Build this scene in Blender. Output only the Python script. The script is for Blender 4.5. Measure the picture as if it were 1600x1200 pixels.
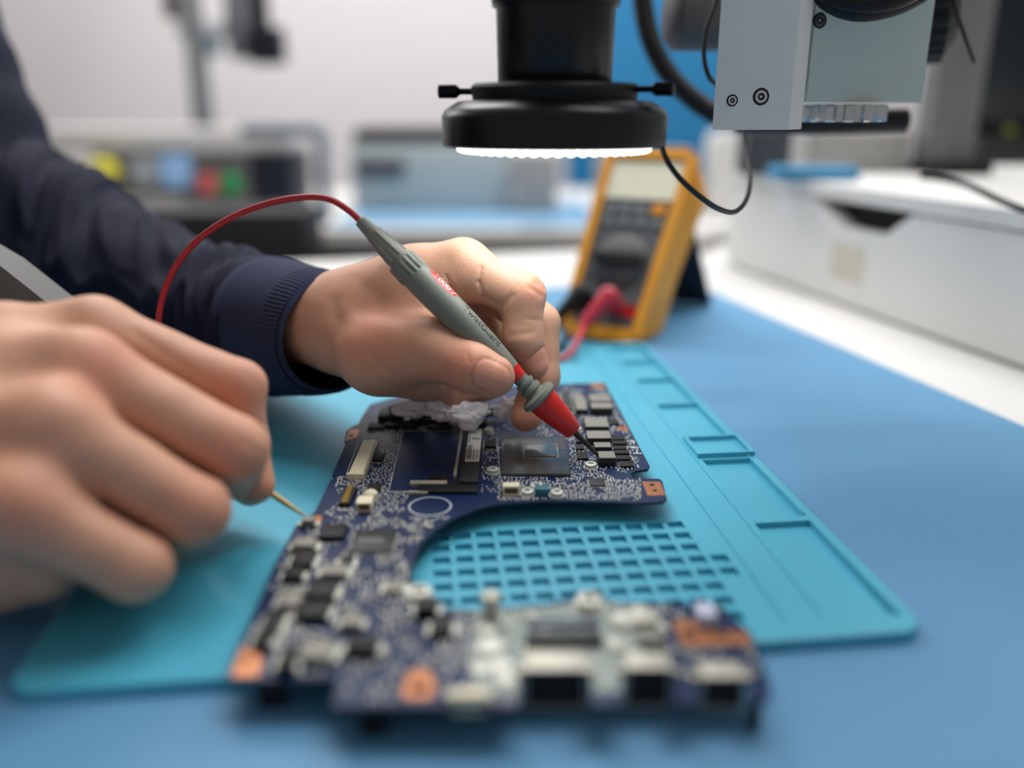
import bpy, bmesh, math, random
import numpy as np
from mathutils import Vector, Matrix, noise

for o in list(bpy.data.objects):
    bpy.data.objects.remove(o)
S = bpy.context.scene
COL = S.collection

# ------------------------------------------------------------------ camera, world, light, exposure
F = 1330.0
TH = math.radians(17.9)
H = 0.158
ct, st = math.cos(TH), math.sin(TH)

cam_d = bpy.data.cameras.new('camera')
cam_d.sensor_width = 36.0
cam_d.lens = F / 1600 * 36.0
cam_d.clip_start = 0.01
cam_d.clip_end = 50
cam_d.dof.use_dof = True
cam_d.dof.focus_distance = 0.368
cam_d.dof.aperture_fstop = 2.3
cam_d.dof.aperture_blades = 0
cam = bpy.data.objects.new('camera', cam_d)
COL.objects.link(cam)
cam.location = (0, 0, H)
cam.rotation_euler = (math.pi / 2 - TH, 0, 0)
S.camera = cam

S.view_settings.view_transform = 'Standard'
S.view_settings.look = 'None'
S.view_settings.gamma = 1
S.view_settings.use_curve_mapping = False
S.view_settings.exposure = 0.0

W = bpy.data.worlds.new('room_light')
S.world = W
W.use_nodes = True
nt = W.node_tree
bg = nt.nodes['Background']
bg.inputs[0].default_value = (1.0, 0.99, 0.98, 1)
bg.inputs[1].default_value = 0.255


def area(name, loc, target, size, power, color=(1, 1, 1), shape='RECTANGLE', size_y=None):
    l = bpy.data.lights.new(name, 'AREA')
    l.energy = power
    l.color = color
    l.shape = shape
    l.size = size
    if size_y:
        l.size_y = size_y
    o = bpy.data.objects.new(name, l)
    COL.objects.link(o)
    o.location = loc
    d = Vector(target) - Vector(loc)
    o.rotation_euler = d.to_track_quat('-Z', 'Y').to_euler()
    return o


# ceiling panels of the workshop, and the window daylight coming from the far left
area('ceiling_panel_light', (0.35, 0.85, 1.55), (0.1, 0.3, 0), 1.4, 25, (1, 0.98, 0.96), size_y=0.8)
area('ceiling_panel_light', (-0.9, 2.2, 2.0), (-0.5, 2.6, 0.1), 1.2, 33, (1, 0.98, 0.95), size_y=0.6)
area('ceiling_panel_light', (0.5, 1.7, 1.6), (0.2, 2.6, 0.1), 1.0, 18, (1, 0.98, 0.97), size_y=0.5)
area('window_daylight', (-1.7, 1.9, 1.0), (0.2, 0.7, 0.05), 1.0, 10, (0.93, 0.96, 1.0), size_y=0.8)

# ------------------------------------------------------------------ helpers


def ray(x, y):
    r = (x - 800) / F
    u = (600 - y) / F
    return Vector((r, ct + u * st, -st + u * ct))


def G(x, y, z=0.0):                      # point on the horizontal plane z
    d = ray(x, y)
    t = (z - H) / d.z
    return Vector((d.x * t, d.y * t, z))


def Q(x, y, zc):                         # point at depth zc
    d = ray(x, y)
    return Vector((d.x * zc, d.y * zc, H + d.z * zc))


def srgb(r, g, b):
    def f(c):
        c /= 255.0
        return c / 12.92 if c <= 0.04045 else ((c + 0.055) / 1.055) ** 2.4
    return (f(r), f(g), f(b), 1)


MATS = {}


def mat(name, rgb, rough=0.5, metal=0.0, var=0.06, scale=60.0, bump=0.0, bscale=400.0, emit=0.0, spec=0.5,
        sss=0.0, coat=0.0, alpha=1.0, attr=None):
    if name in MATS:
        return MATS[name]
    m = bpy.data.materials.new(name)
    m.use_nodes = True
    n, L = m.node_tree.nodes, m.node_tree.links
    b = n['Principled BSDF']
    b.inputs['Roughness'].default_value = rough
    b.inputs['Metallic'].default_value = metal
    b.inputs['Specular IOR Level'].default_value = spec
    tc = n.new('ShaderNodeTexCoord')
    nz = n.new('ShaderNodeTexNoise')
    nz.inputs['Scale'].default_value = scale
    nz.inputs['Detail'].default_value = 4
    L.new(tc.outputs['Object'], nz.inputs['Vector'])
    mix = n.new('ShaderNodeMix')
    mix.data_type = 'RGBA'
    c = srgb(*rgb)
    mix.inputs[6].default_value = tuple(max(0, v * (1 - var * 2)) for v in c[:3]) + (1,)
    mix.inputs[7].default_value = tuple(min(1, v * (1 + var * 2)) for v in c[:3]) + (1,)
    L.new(nz.outputs['Fac'], mix.inputs[0])
    out = mix.outputs[2]
    if attr:
        at = n.new('ShaderNodeAttribute')
        at.attribute_name = attr
        mul = n.new('ShaderNodeMix')
        mul.data_type = 'RGBA'
        mul.blend_type = 'MULTIPLY'
        mul.inputs[0].default_value = 1.0
        L.new(out, mul.inputs[6])
        L.new(at.outputs['Color'], mul.inputs[7])
        out = mul.outputs[2]
    L.new(out, b.inputs['Base Color'])
    if bump:
        bn = n.new('ShaderNodeTexNoise')
        bn.inputs['Scale'].default_value = bscale
        bn.inputs['Detail'].default_value = 3
        L.new(tc.outputs['Object'], bn.inputs['Vector'])
        bp = n.new('ShaderNodeBump')
        bp.inputs['Strength'].default_value = bump
        bp.inputs['Distance'].default_value = 0.0005
        L.new(bn.outputs['Fac'], bp.inputs['Height'])
        L.new(bp.outputs['Normal'], b.inputs['Normal'])
    if emit:
        b.inputs['Emission Color'].default_value = c
        b.inputs['Emission Strength'].default_value = emit
    if sss:
        b.inputs['Subsurface Weight'].default_value = sss
        b.inputs['Subsurface Radius'].default_value = (1.0, 0.35, 0.2)
        b.inputs['Subsurface Scale'].default_value = 0.004
    if coat:
        b.inputs['Coat Weight'].default_value = coat
        b.inputs['Coat Roughness'].default_value = 0.1
    if alpha < 1:
        b.inputs['Alpha'].default_value = alpha
    MATS[name] = m
    return m


ORG = {}


def worigin(o):
    v = Vector((0, 0, 0))
    while o is not None:
        v = v + o.location
        o = o.parent
    return v


def empty(name, loc, label, cat, group=None):
    o = bpy.data.objects.new(name, None)
    o.empty_display_size = 0.01
    COL.objects.link(o)
    o.location = loc
    tag(o, label, cat, group)
    return o


def tag(o, label=None, cat=None, group=None, kind=None):
    if label:
        o['label'] = label
    if cat:
        o['category'] = cat
    if group:
        o['group'] = group
    if kind:
        o['kind'] = kind
    return o


def finish_mesh(name, me, m, parent=None, smooth=False, loc=None, angle=None):
    """verts are in world coordinates; they are moved to the parent's (or own) frame"""
    n = len(me.vertices)
    co = np.empty(n * 3, dtype=np.float32)
    me.vertices.foreach_get('co', co)
    co = co.reshape(-1, 3)
    o = bpy.data.objects.new(name, me)
    if parent is None:
        if loc is None:
            mn, mx = co.min(0), co.max(0)
            loc = ((mn[0] + mx[0]) / 2, (mn[1] + mx[1]) / 2, mn[2])
        loc = Vector([float(v) for v in loc])
        o.location = loc
        off = loc
    else:
        o.parent = parent
        off = worigin(parent)
    co -= np.array(off, dtype=np.float32)
    me.vertices.foreach_set('co', co.ravel())
    if m is not None:
        if isinstance(m, (list, tuple)):
            for k in m:
                me.materials.append(k)
        else:
            me.materials.append(m)
    if smooth:
        me.polygons.foreach_set('use_smooth', [True] * len(me.polygons))
        if angle:
            me.set_sharp_from_angle(angle=math.radians(angle))
    me.update()
    COL.objects.link(o)
    return o


def obj(name, bm, m, parent=None, smooth=False, bevel=0.0, seg=2, loc=None, angle=40):
    if bevel:
        bmesh.ops.bevel(bm, geom=[e for e in bm.edges if len(e.link_faces) == 2 and e.calc_face_angle(0) > 0.5],
                        offset=bevel, segments=seg, affect='EDGES', profile=0.6, clamp_overlap=True)
        smooth = True
    bmesh.ops.recalc_face_normals(bm, faces=bm.faces)
    me = bpy.data.meshes.new(name)
    bm.to_mesh(me)
    bm.free()
    return finish_mesh(name, me, m, parent, smooth, loc, angle if smooth else None)


def bx(bm, c, s, rot=0.0, mi=0, M=None):
    """box centre c, full size s, turned about z"""
    r = bmesh.ops.create_cube(bm, size=1.0)
    T = Matrix.Translation(Vector(c)) @ Matrix.Rotation(rot, 4, 'Z') @ Matrix.Diagonal((s[0], s[1], s[2], 1))
    if M is not None:
        T = M @ T
    bmesh.ops.transform(bm, matrix=T, verts=r['verts'])
    for f in {f for v in r['verts'] for f in v.link_faces}:
        f.material_index = mi
    return bm


def bb(bm, x0, x1, y0, y1, z0, z1, mi=0):
    return bx(bm, ((x0 + x1) / 2, (y0 + y1) / 2, (z0 + z1) / 2), (abs(x1 - x0), abs(y1 - y0), abs(z1 - z0)), 0, mi)


def prism(bm, pts, z0, z1, mi=0):
    """pts: plan outline, extruded between z0 and z1"""
    lo = [bm.verts.new((p[0], p[1], z0)) for p in pts]
    hi = [bm.verts.new((p[0], p[1], z1)) for p in pts]
    n = len(pts)
    fs = []
    for i in range(n):
        fs.append(bm.faces.new((lo[i], lo[(i + 1) % n], hi[(i + 1) % n], hi[i])))
    fs.append(bm.faces.new(hi))
    fs.append(bm.faces.new(list(reversed(lo))))
    for f in fs:
        f.material_index = mi
    return bm


def frame_from(axis):
    a = Vector(axis).normalized()
    h = Vector((0, 0, 1)) if abs(a.z) < 0.9 else Vector((1, 0, 0))
    u = a.cross(h).normalized()
    v = a.cross(u).normalized()
    return a, u, v


def lathe(bm, p0, axis, prof, seg=48, rib=None, cap=True, mi=0):
    """prof: list of (distance along axis, radius[, rib amplitude])"""
    a, u, v = frame_from(axis)
    p0 = Vector(p0)
    rings = []
    for pr in prof:
        t, r = pr[0], pr[1]
        amp = pr[2] if len(pr) > 2 else 0.0
        ring = []
        for i in range(seg):
            th = 2 * math.pi * i / seg
            rr = r
            if rib and amp:
                rr = r - amp * (0.5 + 0.5 * math.tanh(4 * math.cos(rib * th)))
            ring.append(bm.verts.new(p0 + a * t + (u * math.cos(th) + v * math.sin(th)) * rr))
        rings.append(ring)
    for A, B in zip(rings, rings[1:]):
        for i in range(seg):
            f = bm.faces.new((A[i], A[(i + 1) % seg], B[(i + 1) % seg], B[i]))
            f.material_index = mi
    if cap:
        bm.faces.new(list(reversed(rings[0]))).material_index = mi
        bm.faces.new(rings[-1]).material_index = mi
    return bm


def catmull(pts, n=12):
    pts = [Vector(p) for p in pts]
    P = [pts[0] * 2 - pts[1]] + pts + [pts[-1] * 2 - pts[-2]]
    out = []
    for i in range(1, len(P) - 2):
        for k in range(n):
            t = k / n
            a, b, c, d = P[i - 1], P[i], P[i + 1], P[i + 2]
            out.append(0.5 * ((2 * b) + (c - a) * t + (2 * a - 5 * b + 4 * c - d) * t * t + (3 * b - a - 3 * c + d) * t ** 3))
    out.append(pts[-1])
    return out


def tube(bm, pts, r, seg=14, mi=0, smooth_n=12):
    pp = catmull(pts, smooth_n) if smooth_n else [Vector(p) for p in pts]
    n = len(pp)
    up = None
    rings = []
    for i, p in enumerate(pp):
        t = (pp[min(i + 1, n - 1)] - pp[max(i - 1, 0)]).normalized()
        if up is None:
            a, u, v = frame_from(t)
            up = u
        u = (up - t * up.dot(t)).normalized()
        up = u
        v = t.cross(u)
        rr = r(i / (n - 1)) if callable(r) else r
        rings.append([bm.verts.new(p + (u * math.cos(2 * math.pi * k / seg) + v * math.sin(2 * math.pi * k / seg)) * rr) for k in range(seg)])
    for A, B in zip(rings, rings[1:]):
        for k in range(seg):
            f = bm.faces.new((A[k], A[(k + 1) % seg], B[(k + 1) % seg], B[k]))
            f.material_index = mi
    bm.faces.new(list(reversed(rings[0])))
    bm.faces.new(rings[-1])
    return bm


def BM():
    return bmesh.new()


def copy_tree(o, parent=None, label=None, loc=None):
    c = o.copy()
    COL.objects.link(c)
    if parent is not None:
        c.parent = parent
    if label:
        c['label'] = label
    if loc is not None:
        c.location = loc
    for ch in list(o.children):
        copy_tree(ch, c)
    return c


def text_mesh(name, s, size, m, parent, T, extrude=0.00005, align='CENTER'):
    cu = bpy.data.curves.new(name, 'FONT')
    cu.body = s
    cu.size = size
    cu.extrude = extrude
    cu.align_x = align
    cu.align_y = 'CENTER'
    t = bpy.data.objects.new(name, cu)
    COL.objects.link(t)
    dg = bpy.context.evaluated_depsgraph_get()
    me = bpy.data.meshes.new_from_object(t.evaluated_get(dg))
    bpy.data.objects.remove(t)
    bpy.data.curves.remove(cu)
    me.transform(T)
    me.materials.clear()
    return finish_mesh(name, me, m, parent)


RND = random.Random(7)

# ------------------------------------------------------------------ room shell
m_wall = mat('wall_paint', (226, 222, 224), 0.9, var=0.01, scale=2)
m_bench = mat('white_laminate', (222, 221, 218), 0.45, var=0.015, scale=6)
m_floor = mat('grey_floor', (120, 118, 115), 0.8, var=0.05, scale=3)


def struct(name, bm, m):
    o = obj(name, bm, m)
    o['kind'] = 'structure'
    return o


b = BM()
bb(b, -4.0, 3.0, 2.9, 3.0, -0.75, 1.9)
struct('wall_back', b, m_wall)
b = BM()
bb(b, -4.0, 3.0, -1.0, 3.0, -0.80, -0.75)
struct('floor', b, m_floor)

DA = math.radians(14.0)                   # the bench runs 14 degrees off the camera's line
DR = Vector((math.cos(DA), math.sin(DA), 0))
DD = Vector((-math.sin(DA), math.cos(DA), 0))
E0 = Vector((0.268, 0.418, 0))            # a point on the blue mat's edge


def DP(u, v, z=0.0):
    p = E0 + DR * u + DD * v
    return Vector((p.x, p.y, z))


# ---- workbench: top slab and legs
wb = empty('workbench', (0, 0.4, -0.75), 'long white laminate workbench under the blue table mat', 'workbench')
b = BM()
pl = [DP(-0.82, -0.75), DP(0.75, -0.75), DP(0.75, 0.62), DP(-0.82, 0.62)]
prism(b, pl, -0.032, -0.002)
obj('bench_top', b, m_bench, wb, bevel=0.002)
m_leg = mat('grey_steel', (140, 143, 146), 0.4, 0.6)
for u, v in ((-0.76, -0.68), (0.68, -0.68), (0.68, 0.55), (-0.76, 0.55)):
    b = BM()
    p = DP(u, v)
    bx(b, (p.x, p.y, -0.391), (0.05, 0.05, 0.718), DA)
    obj('leg', b, m_leg, wb)

# ---- blue ESD table mat
m_blue = mat('blue_rubber', (88, 146, 188), 0.55, var=0.03, scale=9, bump=0.06, bscale=2500)
b = BM()
prism(b, [DP(-0.80, -0.72), DP(0, -0.72), DP(0, 0.41), DP(-0.80, 0.41)], -0.0018, 0.0)
tag(obj('table_mat', b, m_blue), 'matt mid-blue antistatic table mat covering the white bench top', 'table mat')

# ------------------------------------------------------------------ turquoise silicone repair mat
MA = math.radians(6.3)
MR = Vector((math.cos(MA), math.sin(MA), 0))
MD = Vector((-math.sin(MA), math.cos(MA), 0))
MO = G(1455, 985, 0.004)


def MP(u, v, z=0.0):
    """mat coordinates in mm, origin at its near right corner"""
    p = MO + MR * (u / 1000) + MD * (v / 1000)
    return Vector((p.x, p.y, z))


m_mat = mat('turquoise_silicone', (76, 174, 202), 0.42, var=0.025, scale=14, bump=0.05, bscale=1800, sss=0.0)
ZT, ZF = 0.0042, 0.0020                    # mat top, recess floor
UL, VB = -274.0, 347.0


def rounded(u0, u1, v0, v1, r, n=6):
    pts = []
    for cx, cy, a0 in ((u1 - r, v0 + r, -90), (u1 - r, v1 - r, 0), (u0 + r, v1 - r, 90), (u0 + r, v0 + r, 180)):
        for k in range(n + 1):
            a = math.radians(a0 + 90 * k / n)
            pts.append((cx + r * math.cos(a), cy + r * math.sin(a)))
    return pts


mt = empty('repair_mat', MP(-137, 170, 0.0), 'turquoise silicone soldering mat with a grid of square wells and side trays', 'repair mat')
b = BM()
# rim: outer rounded outline, inner rectangle
outer0 = rounded(UL, 0, 0, VB, 9)
rings = []
for ins, z in ((0.0, 0.0), (0.0, 0.0030), (0.35, 0.0038), (1.2, ZT)):
    pts = rounded(UL + ins, -ins, ins, VB - ins, 9 - ins)
    rings.append([b.verts.new(MP(u, v, z)) for u, v in pts])
n = len(outer0)
for A, B in zip(rings, rings[1:]):
    for i in range(n):
        b.faces.new((A[i], A[(i + 1) % n], B[(i + 1) % n], B[i]))
b.faces.new(list(reversed(rings[0])))
IN = 4.0
inner = [b.verts.new(MP(u, v, ZT)) for u, v in ((UL + IN, IN), (-IN, IN), (-IN, VB - IN), (UL + IN, VB - IN))]
ed = [b.edges.get((rings[-1][i], rings[-1][(i + 1) % n])) for i in range(n)]
ed += [b.edges.new((inner[i], inner[(i + 1) % 4])) for i in range(4)]
bmesh.ops.triangle_fill(b, use_beauty=True, edges=ed)
# interior height field
rects = []                                  # (u0,u1,v0,v1,z)
GP, GV = 8.3, 9.05
for i in range(12):
    v1 = 82.5 - 4.5 - 0.0 - i * GV
    v1 = 76.8 + 3.0 - i * GV
    if v1 - 6.4 < 8:
        break
    nc = 12 if i < 3 else (13 if i < 5 else 12)
    u1 = -55.2 if nc == 12 else -46.6
    for j in range(-1 if nc == 13 else 0, 12):
        rects.append((-61.5 - j * GP, -55.2 - j * GP, v1 - 5.8, v1, ZT - 0.0018))
# screw-tray wells higher up the mat
for (u0, u1, v0, v1) in ((-27.5, -5.2, 9, 75.0), (-27.5, -5.2, 78.5, 138.0), (-27.5, -5.2, 166, 216), (-27.5, -5.2, 219, 262),
                         (-27.5, -5.2, 265, 300), (-27.5, -5.2, 303, 338)):
    rects.append((u0, u1, v0, v1, ZF))
# long shallow grooves
rects.append((-43.8, -42.9, 9, 330, ZT - 0.0005))
rects.append((-31.0, -30.4, 9, 338, ZT - 0.0004))
for k in range(4):
    rects.append((-225 + k * 44, -225 + k * 44 + 38, 300, 336, ZF))
us = sorted({UL + IN, -IN} | {r[0] for r in rects} | {r[1] for r in rects})
vs = sorted({IN, VB - IN} | {r[2] for r in rects} | {r[3] for r in rects})


def uniq(a):
    o = [a[0]]
    for x in a[1:]:
        if x - o[-1] > 1e-4:
            o.append(x)
    return o


us, vs = uniq(us), uniq(vs)
hm = np.full((len(us) - 1, len(vs) - 1), ZT)
for (u0, u1, v0, v1, z) in rects:
    for i in range(len(us) - 1):
        if us[i] >= u0 - 1e-3 and us[i + 1] <= u1 + 1e-3:
            for j in range(len(vs) - 1):
                if vs[j] >= v0 - 1e-3 and vs[j + 1] <= v1 + 1e-3:
                    hm[i, j] = z
cache = {}


def hv(i, j, z):
    k = (i, j, round(z * 1e6))
    if k not in cache:
        cache[k] = b.verts.new(MP(us[i], vs[j], z))
    return cache[k]


for i in range(len(us) - 1):
    for j in range(len(vs) - 1):
        z = hm[i, j]
        b.faces.new((hv(i, j, z), hv(i + 1, j, z), hv(i + 1, j + 1, z), hv(i, j + 1, z)))
        if i + 1 < len(us) - 1 and hm[i + 1, j] != z:
            z2 = hm[i + 1, j]
            b.faces.new((hv(i + 1, j, z), hv(i + 1, j, z2), hv(i + 1, j + 1, z2), hv(i + 1, j + 1, z)))
        if j + 1 < len(vs) - 1 and hm[i, j + 1] != z:
            z2 = hm[i, j + 1]
            b.faces.new((hv(i, j + 1, z), hv(i + 1, j + 1, z), hv(i + 1, j + 1, z2), hv(i, j + 1, z2)))
obj('mat_body', b, m_mat, mt)


def mat_frame(u0, u1, v0, v1, w, h, name):
    b = BM()
    for (a0, a1, c0, c1) in ((u0, u1, v0, v0 + w), (u0, u1, v1 - w, v1), (u0, u0 + w, v0 + w, v1 - w), (u1 - w, u1, v0 + w, v1 - w)):
        prism(b, [MP(a0, c0), MP(a1, c0), MP(a1, c1), MP(a0, c1)], ZT - 0.0002, ZT + h)
    obj(name, b, m_mat, mt)


mat_frame(-29.0, -1.5, 140.5, 163.5, 1.8, 0.0022, 'raised_frame')
b = BM()
prism(b, [MP(-5.4, 80), MP(-4.6, 80), MP(-4.6, 336), MP(-5.4, 336)], ZT - 0.0002, ZT + 0.0007)
prism(b, [MP(-5.4, 9), MP(-4.6, 9), MP(-4.6, 74), MP(-5.4, 74)], ZT - 0.0002, ZT + 0.0007)
obj('edge_rib', b, m_mat, mt)
# ------------------------------------------------------------------ motherboard
BT = 0.0120                                # top of the circuit board
m_pcb = mat('navy_solder_mask', (3, 33, 74), 0.4, var=0.10, scale=45, bump=0.08, bscale=900, spec=0.3)
m_pcbe = mat('board_edge', (14, 22, 40), 0.6)
m_blk = mat('black_epoxy', (16, 17, 19), 0.55, var=0.1, spec=0.3)
m_chip = mat('charcoal_epoxy', (38, 40, 42), 0.45, var=0.08, spec=0.35)
m_ind = mat('grey_ferrite', (128, 126, 118), 0.5, 0.25, var=0.1, scale=500)
m_indb = mat('dark_ferrite', (34, 32, 29), 0.6)
m_tin = mat('tinned_metal', (176, 172, 160), 0.48, 0.55, var=0.08, scale=300)
m_sol = mat('bright_solder', (206, 206, 196), 0.5, 0.25, var=0.1, scale=900)
m_cream = mat('cream_plastic', (226, 216, 186), 0.5, var=0.03)
m_white = mat('white_ink', (214, 220, 224), 0.6, var=0.02)
m_cop = mat('bare_copper', (184, 120, 80), 0.35, 0.55, var=0.08, scale=200)
m_gold = mat('gold_contact', (214, 172, 84), 0.3, 0.8)
m_cpu = mat('processor_substrate', (74, 77, 78), 0.22, var=0.12, scale=60, spec=0.6)
m_die = mat('silicon_die', (104, 110, 110), 0.15, 0.3)
m_teal = mat('teal_capacitor', (52, 108, 128), 0.4)
m_hole = mat('dark_opening', (8, 8, 9), 0.9)
m_paste = mat('pale_grey_primer', (140, 152, 148), 0.7, var=0.12, scale=120, bump=0.3, bscale=300)

outline_px = [(578, 632), (640, 614), (720, 606), (800, 602), (870, 600), (945, 598), (968, 640), (1015, 728), (1012, 733), (992, 736),
              (985, 741), (990, 747), (1030, 748), (1035, 752), (1042, 779), (1036, 784), (1000, 786), (900, 783), (850, 783), (800, 786), (770, 789), (742, 797),
              (705, 812), (676, 832), (655, 855), (645, 880), (643, 905), (652, 925), (675, 943), (705, 951), (740, 953), (850, 944), (890, 935),
              (935, 932), (965, 941), (1045, 944), (1126, 944), (1146, 965), (1172, 988), (1186, 1020), (1205, 1075), (1202, 1092),
              (1174, 1098), (1172, 1066), (1092, 1066), (1090, 1100), (1056, 1100), (1054, 1054), (975, 1054), (973, 1101), (924, 1102), (922, 1056), (814, 1056), (812, 1104), (780, 1106), (690, 1104), (524, 1104), (520, 1098), (528, 1064), (520, 1060), (440, 1062), (360, 1062),
              (356, 1055), (372, 1012), (398, 955), (428, 885), (462, 822), (492, 800), (516, 752), (524, 744), (519, 742), (541, 692), (538, 688), (541, 674), (548, 668),
              (560, 662), (566, 650)]
outline = [G(x, y, BT) for x, y in outline_px]
PBASE = G(700, 900, 0.0)
mb = empty('motherboard', (PBASE.x, PBASE.y, 0.0045), 'navy-blue laptop motherboard with a large round cut-out lying on the turquoise mat', 'motherboard')
b = BM()
prism(b, outline, BT - 0.0011, BT)
b.normal_update()
bmesh.ops.triangulate(b, faces=[f for f in b.faces if len(f.verts) > 4])
b.normal_update()
for f in b.faces:
    if abs(f.normal.z) < 0.5:
        f.material_index = 1
board = obj('circuit_board', b, [m_pcb, m_pcbe], mb)

USED = []                                   # plan boxes of placed components


def inside(x, y, poly=None):
    poly = poly or outline
    c = False
    j = len(poly) - 1
    for i in range(len(poly)):
        xi, yi, xj, yj = poly[i][0], poly[i][1], poly[j][0], poly[j][1]
        if (yi > y) != (yj > y) and x < (xj - xi) * (y - yi) / (yj - yi) + xi:
            c = not c
        j = i
    return c


def rectof(px, h):
    """picture rectangle of a component's top face (x0,y0,x1,y1) -> plan x0,x1,y0,y1"""
    x0, y0, x1, y1 = px
    a, c = G(x0, y1, BT + h), G(x1, y1, BT + h)
    d = G((x0 + x1) / 2, y0, BT + h)
    return a.x, c.x, a.y, d.y


def comp(name, px, h, m, bev=0.00015, z0=None, label=None, parent=None):
    x0, x1, y0, y1 = rectof(px, h)
    b = BM()
    bb(b, x0, x1, y0, y1, BT - 0.0001 if z0 is None else z0, BT + h)
    USED.append((x0, x1, y0, y1))
    o = obj(name, b, m, parent or mb, bevel=bev)
    if label:
        o['label'] = label
    return o, (x0, x1, y0, y1)


def line(pxs, w=0.0003, closed=False, z=0.00006):
    b = BM()
    pts = [G(x, y, BT) for x, y in pxs]
    if closed:
        pts.append(pts[0])
    for a, c in zip(pts, pts[1:]):
        d = (c - a)
        if d.length < 1e-6:
            continue
        d.normalize()
        nrm = Vector((-d.y, d.x, 0)) * (w / 2)
        prism(b, [a - nrm - d * w / 2, c - nrm + d * w / 2, c + nrm + d * w / 2, a + nrm - d * w / 2], BT - 0.00002, BT + z)
    return obj('printed_outline', b, m_white, mb)


# ---- processor
cpu, r = comp('processor', (783, 682, 891, 740), 0.0016, m_cpu, 0.0002, label='glossy dark grey processor package')
x0, x1, y0, y1 = r
b = BM()
dx0, dx1, dy0, dy1 = rectof((822, 694, 868, 713), 0.0019)
bb(b, dx0, dx1, dy0, dy1, BT + 0.0015, BT + 0.0020)
obj('processor_die', b, m_die, cpu, bevel=0.0001)
b = BM()
fw = 0.0003
for (a0, a1, c0, c1) in ((dx0 - .0012, dx1 + .0012, dy0 - .0012, dy0 - .0012 + fw), (dx0 - .0012, dx1 + .0012, dy1 + .001, dy1 + .001 + fw),
                         (dx0 - .0012, dx0 - .0012 + fw, dy0 - .001, dy1 + .001), (dx1 + .001, dx1 + .001 + fw, dy0 - .001, dy1 + .001)):
    bb(b, a0, a1, c0, c1, BT + 0.0015, BT + 0.00168)
obj('die_border', b, m_tin, cpu)
b = BM()
for k in range(9):
    a = RND.uniform(0, 6.28)
    cx = dx1 + 0.0028 + 0.0014 * math.cos(a)
    cy = (dy0 + dy1) / 2 + 0.002 * math.sin(a)
    bb(b, cx, cx + 0.0007, cy, cy + 0.0005, BT + 0.0015, BT + 0.0018)
obj('contact', b, m_teal, cpu)
line([(776, 682), (782, 746), (860, 745)])
line([(776, 682), (800, 681)])

# ---- module bay outline, label strip, brackets
line([(630, 673.5), (715, 673.5)], 0.00028)
line([(630, 673.5), (607, 768)], 0.00028)
line([(607, 768), (700, 768)], 0.00028)
b = BM()
a = G(722, 671, BT)
c = G(712, 750, BT)
bb(b, min(a.x, c.x) - .0004, max(a.x, c.x) + .0003, c.y, a.y, BT, BT + 0.0022)
obj('metal_rail', b, m_tin, mb, bevel=0.0002)
strip, r = comp('interface_slot', (718, 669, 747, 752), 0.0024, m_chip, 0.0003, label='dark slot body with a white barcode label')
sx0, sx1, sy0, sy1 = r
lx0, lx1, ly0, ly1 = rectof((720, 671, 747, 721), 0.0025)
lx0 = sx0 + .0011
lx1 = sx1 - .0003
b = BM()
bb(b, lx0, lx1, ly0, ly1, BT + 0.0023, BT + 0.0026)
lab = obj('paper_label', b, mat('label_paper', (214, 214, 208), 0.6, var=0.02), strip, bevel=0.00015)
lab['label'] = 'white paper label with barcode'
b = BM()
LW, LH = lx1 - lx0, ly1 - ly0
zt = BT + 0.0026


def lm(u0, u1, v0, v1):
    bb(b, lx0 + u0 * LW, lx0 + u1 * LW, ly0 + v0 * LH, ly0 + v1 * LH, zt - 0.00005, zt + 0.00003)


rr = random.Random(3)
v = 0.06
while v < 0.50:
    w = rr.choice((0.006, 0.010, 0.016))
    lm(0.05, 0.42, v, v + w)
    v += w + rr.choice((0.008, 0.013))
for k in range(9):
    lm(0.52, 0.62, 0.06 + k * 0.033, 0.06 + k * 0.033 + 0.021)
for k in range(7):
    if k != 3:
        lm(0.76, 0.84 + 0.03 * (k % 2), 0.10 + k * 0.036, 0.10 + k * 0.036 + 0.022)
for k in range(6):
    lm(0.34 + k * 0.1, 0.34 + k * 0.1 + 0.065, 0.66, 0.71)
for k in range(7):
    lm(0.10, 0.17, 0.56 + k * 0.055, 0.56 + k * 0.055 + 0.03)
for k in range(4):
    lm(0.36 + 0.06 * k, 0.39 + 0.06 * k, 0.86, 0.92)
obj('barcode', b, m_hole, lab)
comp('bracket', (652, 752, 746, 768), 0.0012, m_blk, 0.0002)
comp('bracket_clip', (640, 750, 698, 755), 0.0018, m_tin, 0.0002)
comp('bracket_clip', (638, 766, 668, 769), 0.0012, m_tin, 0.0002)

# ---- slim connectors on the edge
o, r = comp('flat_cable_connector', (545, 687, 567, 738), 0.0030, m_cream, 0.0003, label='long cream flat cable connector')
b = BM()
bb(b, r[1] - 0.0001, r[1] + 0.0010, r[2] + .0008, r[3] - .0005, BT, BT + 0.0026)
obj('latch', b, m_tin, o)
b = BM()
bb(b, r[0] - 0.0008, r[1] + 0.0006, r[2] - .0012, r[2] + .0003, BT, BT + 0.0028)
obj('end_cap', b, m_cream, o, bevel=0.0002)
line([(559, 693), (541, 742), (556, 744)], 0.00025)
line([(532, 745), (524, 758)], 0.00025)
o, r = comp('board_connector', (528, 760, 546, 786), 0.0020, m_blk, 0.0002)
b = BM()
k = r[2] + 0.0006
while k < r[3] - 0.0006:
    bb(b, r[0] + .0012, r[1] - .0012, k, k + 0.0005, BT + 0.0019, BT + 0.0023)
    k += 0.0009
obj('gold_contacts', b, m_gold, o)
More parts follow.
